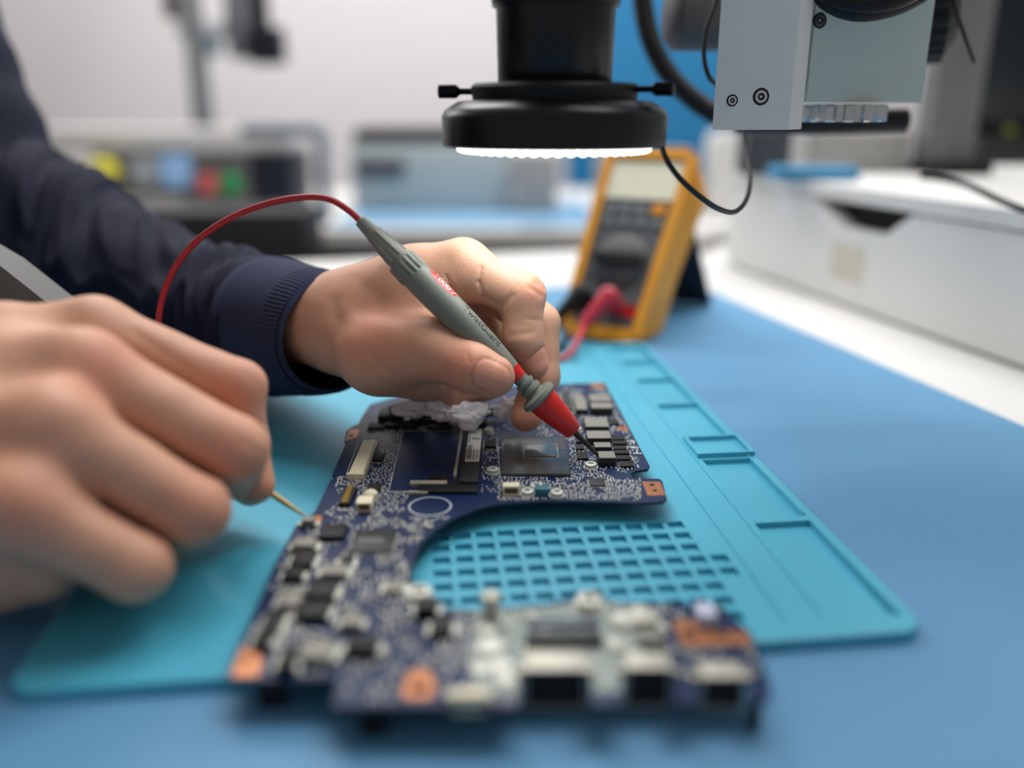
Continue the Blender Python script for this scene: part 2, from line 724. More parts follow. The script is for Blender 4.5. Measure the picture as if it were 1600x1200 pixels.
for px, hh in (((785, 753, 812, 760), 0.0042), ((556, 774, 580, 786), 0.0040)):
    o, r = comp('wire_socket', px, hh, m_cream, 0.0003, label='small cream wire socket')
    b = BM()
    bb(b, r[0] + .0008, r[1] - .0008, r[2] - .0001, r[2] + .001, BT + 0.0012, BT + hh - 0.0008)
    obj('socket_opening', b, mat('brown_opening', (96, 66, 40), 0.7), o)
comp('capacitor_block', (836, 757, 858, 764), 0.0035, m_teal, 0.0004)
b = BM()
p = G(580, 782, BT)
lathe(b, (p.x, p.y, BT), (0, 0, 1), [(0, .0026), (.0034, .0026), (.0040, .0020), (.0046, .0009)], 24)
obj('round_header', b, m_cream, mb, smooth=True)


def standoff(x, y, R=0.0026, h=0.0018, m=None):
    p = G(x, y, BT)
    b = BM()
    lathe(b, (p.x, p.y, BT - .0001), (0, 0, 1), [(0, R * 1.25), (.0003, R * 1.25), (.0003, R), (h, R), (h + .0002, R * .9), (h + .0002, R * .48), (0.0004, R * .48)], 28, cap=False)
    bmesh.ops.create_circle(b, cap_ends=True, radius=R * .5, segments=24, matrix=Matrix.Translation((p.x, p.y, BT + .0004)))
    USED.append((p.x - R * 1.2, p.x + R * 1.2, p.y - R * 1.2, p.y + R * 1.2))
    return obj('screw_standoff', b, m or m_sol, mb, smooth=True)


for x, y in ((770, 738), (923, 730), (824, 772), (870, 774), (902, 674), (764, 676), (838, 763)):
    standoff(x, y, 0.0021 if (x, y) in ((902, 674), (764, 676)) else 0.0026)
standoff(920, 948, 0.0040, 0.003)
standoff(655, 935, 0.0038, 0.003)

# ---- printed circle
b = BM()
p = G(672, 791, BT)
lathe(b, (p.x, p.y, BT - .00003), (0, 0, 1), [(0, .0083), (.0001, .0083), (.0001, .0078), (0, .0078)], 64, cap=False)
USED.append((p.x - .009, p.x + .009, p.y - .009, p.y + .009))
obj('printed_circle', b, m_white, mb)


# ---- copper screw pads
def pad(pxs, holes=()):
    b = BM()
    prism(b, [G(x, y, BT) for x, y in pxs], BT - 0.00005, BT + 0.00014)
    b.normal_update()
    bmesh.ops.triangulate(b, faces=[f for f in b.faces if len(f.verts) > 4])
    xs = [G(x, y, BT) for x, y in pxs]
    USED.append((min(q.x for q in xs), max(q.x for q in xs), min(q.y for q in xs), max(q.y for q in xs)))
    o = obj('copper_pad', b, m_cop, mb)
    for (x, y, r) in holes:
        b = BM()
        p = G(x, y, BT)
        lathe(b, (p.x, p.y, BT + 0.00010), (0, 0, 1), [(0, r), (.00012, r)], 24)
        obj('screw_hole', b, m_hole, o)


pad([(1003, 753), (1031, 753), (1040, 774), (1012, 775)], [(1019, 758, .0010), (1023, 767, .0009)])
pad([(964, 667), (980, 667), (983, 673), (967, 673)], [(973, 670, .0006)])
pad([(922, 599), (942, 599), (946, 606), (926, 606)])
pad([(546, 671), (562, 671), (557, 684), (539, 690)], [(549, 681, .0010)])
pad([(378, 1012), (412, 1012), (404, 1056), (362, 1057)], [(386, 1034, .0014)])
pad([(641, 1048), (670, 1048), (682, 1072), (672, 1092), (634, 1092), (627, 1080)], [(655, 1074, .0022)])
pad([(1050, 970), (1092, 970), (1096, 985), (1165, 986), (1176, 1008), (1066, 1010)], [(1078, 991, .0019), (1129, 993, .0014), (1150, 993, .0010)])
pad([(490, 806), (503, 806), (502, 816), (488, 816)])


# ---- power inductors (grey tops, dark sides)
def inductor(px, h):
    x0, x1, y0, y1 = rectof(px, h)
    b = BM()
    bb(b, x0, x1, y0, y1, BT, BT + h)
    USED.append((x0, x1, y0, y1))
    o = obj('power_inductor', b, m_indb, mb, bevel=0.0002)
    b = BM()
    bb(b, x0 + .0002, x1 - .0002, y0 + .0002, y1 - .0002, BT + h - .0001, BT + h + .0001)
    obj('inductor_top', b, m_ind, o)


for px, h in (((922, 616, 956, 627), .0044), ((924, 629, 958, 638), .0040), ((915, 652, 952, 667), .0034), ((918, 673, 956, 685), .0036), ((929, 691, 956, 699), .0034), ((936, 705, 963, 716), .0040),
              ((900, 617, 918, 640), .003)):
    inductor(px, h)
# ---- transistors (low dark boxes with tin feet)
mos = []
for px in ((953, 655, 968, 662), (957, 680, 977, 686), (958, 688, 981, 693), (959, 696, 979, 701), (961, 703, 984, 708), (964, 711, 986, 717), (969, 720, 991, 728),
           (900, 684, 912, 690), (900, 694, 913, 701), (902, 705, 920, 716), (884, 646, 902, 653), (886, 660, 906, 667), (934, 641, 958, 646)):
    x0, x1, y0, y1 = rectof(px, .0011)
    b = BM()
    bb(b, x0, x1, y0, y1, BT, BT + .0011)
    USED.append((x0, x1, y0, y1))
    o = obj('transistor', b, m_blk, mb, bevel=0.0001)
    b = BM()
    nfeet = max(3, int((y1 - y0) / .0011))
    for k in range(nfeet):
        yy = y0 + (k + .3) * (y1 - y0) / nfeet
        bb(b, x0 - .0004, x0 + .0001, yy, yy + .0004, BT, BT + .0003)
        bb(b, x1 - .0001, x1 + .0004, yy, yy + .0004, BT, BT + .0003)
    obj('solder_feet', b, m_sol, o)


def chip(px, h, m=None, feet=True, name='chip', label=None):
    x0, x1, y0, y1 = rectof(px, h)
    b = BM()
    bb(b, x0, x1, y0, y1, BT + .0001, BT + h)
    USED.append((x0 - .0005, x1 + .0005, y0 - .0005, y1 + .0005))
    o = obj(name, b, m or m_chip, mb, bevel=0.00015)
    if label:
        o['label'] = label
    if feet:
        b = BM()
        k = y0 + .0004
        while k < y1 - .0004:
            bb(b, x0 - .0008, x0 + .0001, k, k + .00025, BT, BT + .0003)
            bb(b, x1 - .0001, x1 + .0008, k, k + .00025, BT, BT + .0003)
            k += .00055
        k = x0 + .0004
        while k < x1 - .0004:
            bb(b, k, k + .00025, y0 - .0008, y0 + .0001, BT, BT + .0003)
            bb(b, k, k + .00025, y1 - .0001, y1 + .0008, BT, BT + .0003)
            k += .00055
        obj('pins', b, m_sol, o)
    return o


chip((922, 747, 947, 758), .0010)
c1 = chip((545, 828, 612, 860), .0012, label='large square controller chip with faint print')
x0, x1, y0, y1 = rectof((560, 840, 600, 848), .0012)
b = BM()
for k in range(5):
    xx = x0 + k * (x1 - x0) / 5
    bb(b, xx, xx + (x1 - x0) * .13, y0, y1, BT + .00119, BT + .00123)
obj('chip_print', b, mat('faint_print', (110, 112, 114), 0.6), c1)
chip((578, 707, 598, 719), .0012, m_blk)
chip((572, 755, 594, 764), .0013, m_blk)
chip((574, 660, 600, 668), .0014, m_blk)
chip((668, 742, 700, 748), .0010, m_blk, False)
chip((757, 686, 775, 697), .0016, m_blk)
chip((880, 610, 896, 640), .0012)
chip((498, 818, 535, 838), .0022, m_blk, False)
for px, h, mm in (((455, 838, 490, 852), .0035, 1), ((470, 806, 490, 813), .0034, 1), ((430, 917, 465, 945), .0030, 1), ((474, 905, 520, 930), .0030, 0), ((458, 938, 510, 962), .0026, 0),
                  ((404, 950, 432, 985), .0032, 0), ((468, 998, 516, 1026), .0034, 1), ((538, 992, 588, 1012), .0036, 0), ((530, 958, 562, 975), .0026, 1), ((648, 932, 682, 950), .0040, 0),
                  ((672, 962, 705, 985), .0030, 0), ((430, 1008, 458, 1040), .0030, 0), ((452, 858, 486, 880), .0030, 0), ((440, 885, 470, 900), .0028, 0), ((500, 880, 540, 896), .0022, 1),
                  ((392, 985, 420, 1005), .0026, 0), ((528, 868, 548, 884), .0014, 0), ((600, 905, 628, 922), .0018, 1)):
    x0, x1, y0, y1 = rectof(px, h)
    b = BM()
    bb(b, x0, x1, y0, y1, BT, BT + h)
    USED.append((x0, x1, y0, y1))
    o = obj('shielded_coil' if mm else 'power_chip', b, m_ind if mm else m_blk, mb, bevel=0.0003)
    b = BM()
    bb(b, x0 - .0016, x0 + .0002, y0 + .0006, y1 - .0006, BT, BT + h * .45)
    bb(b, x1 - .0002, x1 + .0016, y0 + .0006, y1 - .0006, BT, BT + h * .45)
    obj('solder_tab', b, m_sol, o, bevel=.0003)

# ---- rear heat-pipe area under the hand: black blocks
for px, h in (((590, 636, 628, 650), .004), ((640, 640, 700, 655), .003), ((720, 650, 760, 660), .003), ((600, 655, 650, 664), .002), ((668, 662, 706, 667), .0018), ((720, 628, 790, 640), .003)):
    comp('black_component', px, h, m_blk, 0.0003)

# ---- near strip with the sockets
b = BM()
pp = [(742, 960), (850, 950), (920, 940), (985, 946), (1030, 950), (1036, 1052), (972, 1052), (970, 1082), (926, 1082), (925, 1054), (811, 1054), (809, 1084), (745, 1084), (735, 1020)]
prism(b, [G(x, y, BT) for x, y in pp], BT - .00005, BT + .00018)
b.normal_update()
bmesh.ops.triangulate(b, faces=[f for f in b.faces if len(f.verts) > 4])
o = obj('ground_plane', b, m_paste, mb)
o['label'] = 'pale grey tinned ground area around the sockets'
for k, (x, y, R, h) in enumerate(((762, 985, .0030, .0012), (766, 1010, .0042, .0012), (782, 1040, .0036, .001), (972, 975, .0042, .0030), (1000, 962, .0036, .0028), (830, 968, .002, .002), (960, 1012, .0030, .002),
                                  (790, 1062, .003, .001), (1035, 985, .0022, .002), (750, 1045, .003, .001))):
    p = G(x, y, BT)
    b = BM()
    lathe(b, (p.x, p.y, BT), (0, 0, 1), [(0, R), (h * .5, R * .95), (h * .9, R * .6), (h, R * .15)], 20)
    obj('solder_mound', b, m_sol, mb, smooth=True)
comp('ribbon_connector', (822, 986, 942, 1000), .0026, m_chip, .0003)
comp('ribbon_connector', (828, 966, 936, 978), .0012, mat('blue_grey_panel', (56, 68, 86), 0.4), .0002)
comp('tin_block', (985, 950, 1030, 972), .0022, m_tin, .0004)
comp('tin_block', (1000, 985, 1040, 1000), .0030, m_ind, .0004)
comp('white_connector', (1092, 940, 1122, 962), .0042, mat('pale_lilac_plastic', (196, 202, 226), 0.45), .0005, label='pale lilac plastic connector')
# metal post
p = G(767, 965, BT)
b = BM()
lathe(b, (p.x, p.y, BT), (0, 0, 1), [(0, .0022), (.0058, .0022), (.0058, .0030), (.0078, .0030), (.0084, .0022)], 24)
obj('metal_post', b, m_tin, mb, smooth=True)


def port(xa, xb, ytop, yback, h, wopen, drop, name, label):
    """a metal shell on the board's near edge: tinned top, dark mouth facing the edge and hanging below the board"""
    a, c = G(xa, ytop, BT + h), G(xb, ytop, BT + h)
    d = G((xa + xb) / 2, yback, BT + h)
    x0, x1, y0, y1 = a.x, c.x, a.y, d.y
    z0 = BT - drop
    USED.append((x0, x1, y0, y1))
    b = BM()
    t = .0006
    bb(b, x0, x1, y0, y1, BT + h - t, BT + h)
    bb(b, x0, x0 + t, y0, y1, z0, BT + h - t)
    bb(b, x1 - t, x1, y0, y1, z0, BT + h - t)
    bb(b, x0, x1, y0, y1, z0 - t, z0)
    bb(b, x0 - .0025, x0 + .0001, y0 + .003, y1 - .002, BT, BT + .0010)
    bb(b, x1 - .0001, x1 + .0025, y0 + .003, y1 - .002, BT, BT + .0010)
    o = obj(name, b, m_tin, mb, bevel=.00015)
    o['label'] = label
    b = BM()
    bb(b, x0 + t, x1 - t, y0 + .0006, y1 - .0003, z0 + .0001, BT + h - t - .0001)
    obj('socket_mouth', b, m_hole, o)
    b = BM()
    w = (x1 - x0) * wopen / 2
    cx = (x0 + x1) / 2
    bb(b, cx - w, cx + w, y0 - .0001, y0 + .004, (z0 + BT + h) / 2 - .0005, (z0 + BT + h) / 2 + .0005)
    obj('contact_tongue', b, m_chip, o)
    return o


port(820, 916, 1046, 1016, .0040, .6, .0078, 'video_socket', 'wide tinned video socket with a dark mouth')
port(980, 1050, 1044, 1018, .0042, .6, .0078, 'usb_socket', 'tinned socket with a square dark mouth')
port(1098, 1166, 1058, 1032, .0036, .5, .0060, 'audio_socket', 'small tinned socket near the corner of the board')
b = BM()
a, c, d = G(705, 1098, BT), G(760, 1098, BT), G(730, 1088, BT)
bb(b, a.x, c.x, a.y - .001, d.y, BT - .003, BT + .0028)
obj('power_socket', b, m_cream, mb, bevel=.0005)
b = BM()
bb(b, a.x - .0015, a.x + .0004, a.y, d.y + .001, BT - .002, BT + .0018)
bb(b, c.x - .0004, c.x + .0015, a.y, d.y + .001, BT - .002, BT + .0018)
obj('socket_ear', b, m_tin, mb, bevel=.0003)
# dark feet and connectors underneath carry the board
for (xa, xb, ya, yb) in ((400, 440, 1040, 1050), (560, 600, 1080, 1092), (560, 590, 700, 706), (960, 985, 720, 724), (1176, 1192, 1075, 1085), (612, 640, 812, 820)):
    a, c, d = G(xa, yb, BT), G(xb, yb, BT), G(xa, ya, BT)
    b = BM()
    zb = 0.0002 if min(yb, 2000) > 1000 else ZT + .0001
    bb(b, a.x, c.x, a.y, max(d.y, a.y + .003), zb, BT - .001)
    obj('underside_connector', b, m_blk, mb)

# ---- small surface-mount parts
protos = {}
m_tiny = mat('bright_tin', (240, 240, 232), 0.45, 0.1, var=0.05, scale=900)
PASS = (('ceramic_capacitor', (0.0010, 0.0006, 0.0006), mat('tan_ceramic', (120, 104, 84), 0.5), m_tiny),
        ('chip_resistor', (0.0010, 0.0006, 0.00035), m_blk, m_tiny),
        ('solder_joint', (0.0006, 0.0006, 0.00035), m_tiny, m_tiny))


def smd_bm(b, kind, cx, cy, rot, s=1.0):
    nme, (l, w, h), body, end = PASS[kind]
    l, w, h = l * s, w * s, h * s
    M = Matrix.Translation((cx, cy, BT)) @ Matrix.Rotation(rot, 4, 'Z')
    if kind == 2:
        bx(b, (0, 0, h / 2), (l, w, h), 0, 1, M)
        return
    bx(b, (0, 0, h / 2), (l * .5, w * .96, h * .96), 0, 0, M)
    bx(b, (-l * .37, 0, h / 2), (l * .26, w, h), 0, 1, M)
    bx(b, (l * .37, 0, h / 2), (l * .26, w, h), 0, 1, M)


zones = [  # picture rectangle, count, scale, weights
    ((890, 640, 1000, 745), 330, .95, (2, 2, 6)), ((778, 744, 1000, 782), 430, .95, (2, 2, 8)), ((840, 640, 900, 690), 160, .9, (1, 2, 5)), ((575, 668, 628, 752), 210, .8, (1, 3, 6)),
    ((745, 660, 780, 770), 100, .8, (1, 3, 5)), ((600, 640, 880, 672), 130, .9, (1, 6, 1)), ((525, 745, 640, 800), 170, .95, (2, 2, 5)), ((480, 795, 645, 880), 230, 1.15, (3, 3, 5)),
    ((420, 870, 650, 960), 170, 1.3, (3, 4, 5)), ((380, 950, 740, 1055), 190, 1.4, (3, 4, 5)), ((700, 945, 1045, 1100), 130, 1.4, (2, 2, 6)), ((1045, 944, 1190, 1060), 60, 1.2, (2, 3, 2)),
    ((880, 600, 960, 650), 100, 1.0, (2, 1, 6)), ((625, 800, 705, 850), 50, 1.1, (3, 2, 3)), ((530, 1060, 700, 1095), 14, 1.3, (2, 2, 2))]
items = []
for (x0, y0, x1, y1), cnt, sc, w in zones:
    tries = 0
    k = 0
    while k < cnt and tries < cnt * 12:
        tries += 1
        px, py = RND.uniform(x0, x1), RND.uniform(y0, y1)
        p = G(px, py, BT)
        g = .0006
        p.x = round(p.x / g) * g
        p.y = round(p.y / g) * g
        if not inside(p.x, p.y):
            continue
        if noise.noise(Vector((p.x * 160, p.y * 160, 3.3))) < (-.3 if sc < 1 else -.02):
            continue
        e = .0007 * sc
        if any(a - e < p.x < c2 + e and d2 - e < p.y < f + e for a, c2, d2, f in USED):
            continue
        if 607 < px < 716 and 672 < py < 770 and (px - 607) > (770 - py) * .22:
            continue
        if not all(inside(p.x + sx * .0014, p.y + sy * .0014) for sx in (-1, 1) for sy in (-1, 1)):
            continue
        USED.append((p.x - e * .5, p.x + e * .5, p.y - e * .4, p.y + e * .4))
        kind = RND.choices((0, 1, 2), w)[0]
        items.append((kind, p.x, p.y, RND.choice((0, math.pi / 2)), sc * RND.uniform(.85, 1.15)))
        k += 1
items.sort(key=lambda t: t[2])
rest = {0: BM(), 1: BM(), 2: BM()}
ind_n = {0: 0, 1: 0, 2: 0}
for (kind, x, y, rot, sc) in items:
    if ind_n[kind] < 100:
        ind_n[kind] += 1
        b = BM()
        smd_bm(b, kind, x, y, rot, sc)
        obj(PASS[kind][0], b, [PASS[kind][2], PASS[kind][3]], mb)
    else:
        smd_bm(rest[kind], kind, x, y, rot, sc)
for kind in rest:
    o = obj(('small_capacitors', 'small_resistors', 'solder_points')[kind], rest[kind], [PASS[kind][2], PASS[kind][3]], mb)
    o['kind'] = 'stuff'

# ---- printed fragments near the board's far edge
b = BM()
for (x, y, n, w) in ((965, 672, 3, .0012), (980, 690, 3, .001), (986, 700, 3, .001), (990, 709, 3, .001), (770, 700, 5, .0006), (765, 716, 4, .0006), (960, 690, 0, 1), (868, 630, 3, .001), (930, 648, 3, .001)):
    for k in range(n):
        p = G(x, y, BT)
        bb(b, p.x + k * w * 1.3, p.x + k * w * 1.3 + w, p.y, p.y + .0010, BT, BT + .00006)
obj('printed_marks', b, m_white, mb)

# ------------------------------------------------------------------ white taped cable behind the board
m_tape = mat('white_paper_tape', (236, 234, 240), 0.8, var=0.05, bump=0.5, bscale=300)
tc = empty('taped_cable', G(700, 640, BT), 'crumpled white tape and grey cable lying across the far end of the motherboard', 'cable')
b = BM()
tube(b, [Q(608, 642, .418), Q(640, 634, .42), Q(690, 641, .419), Q(745, 643, .418), Q(800, 640, .42), Q(860, 634, .425)], .0028)
obj('cable', b, mat('grey_cable', (130, 132, 138), 0.5), tc, smooth=True)
for (x, y, zc, w, h2, sd) in ((640, 640, .412, .009, .0045, 1), (668, 634, .408, .013, .005, 2), (694, 638, .402, .011, .006, 3), (732, 648, .396, .011, .0075, 4), (706, 628, .41, .013, .005, 5), (795, 640, .400, .008, .007, 6)):
    b = BM()
    bmesh.ops.create_icosphere(b, subdivisions=4, radius=1.0)
    for v in b.verts:
        q = v.co * 1.6
        d = 1 + .45 * noise.noise(q + Vector((sd * 7.1, 0, 0))) + .2 * noise.noise(q * 3 + Vector((sd, 3, 1)))
        v.co = Vector((v.co.x * w * d, v.co.y * .006 * d, v.co.z * h2 * d)) * .8 + Q(x, y, zc)
    obj('tape_wrap', b, m_tape, tc, smooth=True, angle=30)
# ------------------------------------------------------------------ bodies grown from a distance field


def _seg(P, a, b):
    a, b = np.array(a, np.float32), np.array(b, np.float32)
    ba = b - a
    pa = P - a
    h = np.clip((pa @ ba) / max(float(ba @ ba), 1e-12), 0, 1)
    return np.linalg.norm(pa - h[..., None] * ba, axis=-1), h


def rcone(P, a, b, ra, rb):
    d, h = _seg(P, a, b)
    return d - (ra + (rb - ra) * h)


def smin(a, b, k):
    h = np.clip(0.5 + 0.5 * (b - a) / k, 0, 1)
    return b * (1 - h) + a * h - k * h * (1 - h)


def surface_nets(f, lo, step):
    """closed quad mesh of the zero level of grid f"""
    s = f < 0
    nx, ny, nz = f.shape
    c = np.zeros((nx - 1, ny - 1, nz - 1), np.int8)
    corners = [(i, j, k) for i in (0, 1) for j in (0, 1) for k in (0, 1)]
    for (i, j, k) in corners:
        c += s[i:nx - 1 + i, j:ny - 1 + j, k:nz - 1 + k]
    act = (c > 0) & (c < 8)
    idx = -np.ones(act.shape, np.int64)
    cells = np.argwhere(act)
    idx[act] = np.arange(len(cells))
    acc = np.zeros((len(cells), 3))
    cnt = np.zeros(len(cells))
    I, J, K = cells.T
    for a in range(8):
        for b2 in range(a + 1, 8):
            A, B = corners[a], corners[b2]
            if sum(abs(A[t] - B[t]) for t in range(3)) != 1:
                continue
            fa = f[I + A[0], J + A[1], K + A[2]]
            fb = f[I + B[0], J + B[1], K + B[2]]
            m = (fa < 0) != (fb < 0)
            t = np.where(m, fa / np.where(m, fa - fb, 1), 0)
            for ax in range(3):
                acc[:, ax] += np.where(m, A[ax] + (B[ax] - A[ax]) * t, 0)
            cnt += m
    v = cells + acc / cnt[:, None]
    v = v * step + np.array(lo)
    quads = []
    for ax in range(3):
        sl0 = [slice(None)] * 3
        sl1 = [slice(None)] * 3
        sl0[ax] = slice(0, -1)
        sl1[ax] = slice(1, None)
        e = s[tuple(sl0)] != s[tuple(sl1)]
        o1, o2 = [t for t in range(3) if t != ax]
        E2 = np.argwhere(e)
        E2 = E2[(E2[:, o1] > 0) & (E2[:, o2] > 0) & (E2[:, o1] < f.shape[o1] - 1) & (E2[:, o2] < f.shape[o2] - 1)]
        q = []
        for (d1, d2) in ((1, 1), (0, 1), (0, 0), (1, 0)):
            C = E2.copy()
            C[:, o1] -= d1
            C[:, o2] -= d2
            q.append(idx[C[:, 0], C[:, 1], C[:, 2]])
        q = np.stack(q, 1)
        flip = s[tuple(sl0)][E2[:, 0], E2[:, 1], E2[:, 2]]
        if ax == 1:
            flip = ~flip
        q[~flip] = q[~flip][:, ::-1]
        quads.append(q)
    quads = np.concatenate(quads)
    quads = quads[(quads >= 0).all(1)]
    # one light relaxation to even out the net
    return v, quads


def grid(lo, hi, step):
    ax = [np.arange(lo[i], hi[i] + step, step, dtype=np.float32) for i in range(3)]
    return np.stack(np.meshgrid(*ax, indexing='ij'), -1)


def field_mesh(fn, pts, rmax, step, chunk=40):
    pts = np.array([list(p) for p in pts])
    lo = pts.min(0) - rmax
    hi = pts.max(0) + rmax
    ax = [np.arange(lo[i], hi[i] + step, step, dtype=np.float32) for i in range(3)]
    f = np.empty([len(a) for a in ax], np.float32)
    for i in range(0, len(ax[0]), chunk):
        P = np.stack(np.meshgrid(ax[0][i:i + chunk], ax[1], ax[2], indexing='ij'), -1)
        f[i:i + chunk] = fn(P)
    return surface_nets(f, lo, step)


def chain(P, pts, k=0.003):
    """pts: list of (point, radius)"""
    d = None
    for (a, ra), (b, rb) in zip(pts, pts[1:]):
        e = rcone(P, a, b, ra, rb)
        d = e if d is None else smin(d, e, k)
    return d


def crease(P, f, a, b, depth, w):
    # a, b: (picture x, y, depth); the fold is cut straight into the skin along the line of sight
    Z = P[..., 2] - H
    zc = P[..., 1] * ct - Z * st
    px = 800 + F * P[..., 0] / zc
    py = 600 - F * (P[..., 1] * st + Z * ct) / zc
    ax_, ay_, bx_, by_ = a[0], a[1], b[0], b[1]
    L2 = (bx_ - ax_) ** 2 + (by_ - ay_) ** 2
    h = np.clip(((px - ax_) * (bx_ - ax_) + (py - ay_) * (by_ - ay_)) / L2, 0, 1)
    d = np.hypot(px - ax_ - h * (bx_ - ax_), py - ay_ - h * (by_ - ay_)) * zc / F
    gate = np.clip(1 - np.abs(zc - (a[2] + b[2]) / 2) / .016, 0, 1) ** .5
    return f + depth * gate * np.exp(-(d / w) ** 2)


def mm(lst):
    return [(Q(x, y, z), r / 1000.0) for (x, y, z, r) in lst]


# ---- the far hand: thumb toward the camera, holding the red probe
LH = dict(
    index=mm([(722, 420, .379, 11.0), (815, 462, .373, 10.2), (818, 528, .374, 8.6), (834, 570, .376, 6.6)]),
    middle=mm([(748, 432, .398, 11), (842, 506, .393, 9.6), (846, 588, .391, 8.2), (822, 650, .386, 7.2)]),
    ring=mm([(735, 462, .415, 11), (772, 545, .413, 9.5), (758, 598, .408, 8.2), (708, 612, .402, 7.6)]),
    pinky=mm([(700, 490, .428, 10), (716, 570, .424, 8.4), (690, 606, .416, 7.2), (655, 604, .408, 6.8)]),
    thumb=mm([(590, 552, .378, 15.5), (678, 548, .364, 12.6), (737, 573, .358, 10.9), (771, 588, .3565, 9.0)]),
)
LPALM = [mm(c) for c in (
    [(400, 490, .455, 25), (500, 500, .412, 20.5), (545, 505, .402, 19)],
    [(545, 505, .402, 19), (640, 480, .388, 15.5), (722, 424, .380, 11.4)],
    [(545, 490, .402, 17.5), (640, 452, .392, 14.5), (748, 432, .397, 11)],
    [(560, 520, .410, 16), (650, 500, .405, 14), (735, 462, .415, 11)],
    [(560, 530, .415, 15), (640, 520, .415, 14), (700, 490, .428, 10)],
    [(530, 515, .402, 17.5), (590, 552, .380, 16), (660, 540, .368, 12.5)],
    [(560, 478, .398, 15), (650, 434, .385, 12), (722, 420, .380, 10.8)],
    [(620, 525, .388, 13), (670, 540, .388, 9)],
    [(600, 560, .385, 13), (660, 580, .39, 12), (700, 585, .40, 9)],
)]
NAILS = []


def nail(pos, along, normal, l, w):
    a = Vector(along).normalized()
    n = Vector(normal)
    n = (n - a * n.dot(a)).normalized()
    s = a.cross(n)
    return (np.array(pos, np.float32), np.array(a, np.float32), np.array(s, np.float32), np.array(n, np.float32), l, w)


def nail_q(P, N):
    c, a, s, n, l, w = N
    d = P - c
    q = ((np.abs(d @ a) / l) ** 3 + (np.abs(d @ s) / w) ** 3) ** (1 / 3.)
    return q, d @ n


camv = Vector((0, 0, H))
thumb_dir = LH['thumb'][3][0] - LH['thumb'][2][0]
tn = (camv - LH['thumb'][3][0]).normalized()
n_thumb = nail(Q(767, 587, .3565) + tn * .0086, thumb_dir, tn + Vector((0.06, 0, 0.10)), .0072, .0062)
idir = LH['index'][3][0] - LH['index'][2][0]
n_index = nail(Q(846, 566, .372), idir, Vector((1, -.25, .1)), .0060, .0050)


def apply_nail(P, f, N, depth=.00045):
    q, h = nail_q(P, N)
    near = (np.abs(h) < .006) & (q < 1.6)
    groove = np.exp(-((q - 1.0) / .10) ** 2) * depth
    flat = np.where(q < 1.0, .00012, 0)
    return f + np.where(near, groove, 0) - np.where(near, flat, 0)


def hand_field(P, palm, fingers, kp=.010, kf=.006, kk=.0012):
    pal = None
    for c in palm:
        d = chain(P, c, .006)
        pal = d if pal is None else smin(pal, d, kp)
    res = None
    for c in fingers:
        d = chain(P, c, .0028)
        e = smin(pal, d, kf)
        res = e if res is None else smin(res, e, kk)
    return res


def sk_noise(P, s, amp):
    return amp * (np.sin(P[..., 0] * s + 1.3 * np.sin(P[..., 2] * s * .7)) * np.sin(P[..., 1] * s * .9 + 1.1) * np.sin(P[..., 2] * s * 1.1 + .5 * np.sin(P[..., 0] * s)))


SURF = lambda x, y, z: Q(x, y, z)


def left_field(P):
    f = hand_field(P, LPALM, [LH[k] for k in ('index', 'middle', 'ring', 'pinky', 'thumb')])
    # skin folds of the bent index finger and the thumb web
    for (a, b2, dp, w) in (((752, 418, .3675), (748, 440, .366), .0008, .0007), ((748, 440, .366), (756, 462, .366), .0009, .0007), ((756, 462, .366), (776, 474, .368), .0008, .0008),
                           ((697, 432, .368), (706, 450, .368), .0008, .0008), ((706, 450, .368), (722, 478, .368), .0010, .0009),
                           ((828, 450, .363), (846, 462, .364), .0005, .0010), ((838, 440, .364), (850, 452, .366), .0004, .0009),
                           ((786, 478, .364), (800, 462, .362), .0007, .0013), ((800, 524, .364), (832, 520, .364), .0004, .0012), ((824, 498, .364), (840, 500, .366), .0004, .001),
                           ((582, 552, .362), (596, 572, .362), .0006, .0016), ((596, 572, .362), (618, 584, .364), .0006, .0016),
                           ((718, 553, .347), (722, 566, .3465), .0003, .0009), ((728, 552, .347), (733, 566, .3465), .0003, .0009), ((712, 560, .348), (714, 574, .348), .0003, .0009),
                           ((520, 470, .385), (530, 520, .38), .0005, .003), ((560, 440, .385), (610, 480, .375), .0004, .004)):
        f = crease(P, f, a, b2, dp, w)
    f = apply_nail(P, f, n_thumb)
    f = apply_nail(P, f, n_index)
    return f + sk_noise(P, 260, .00022)


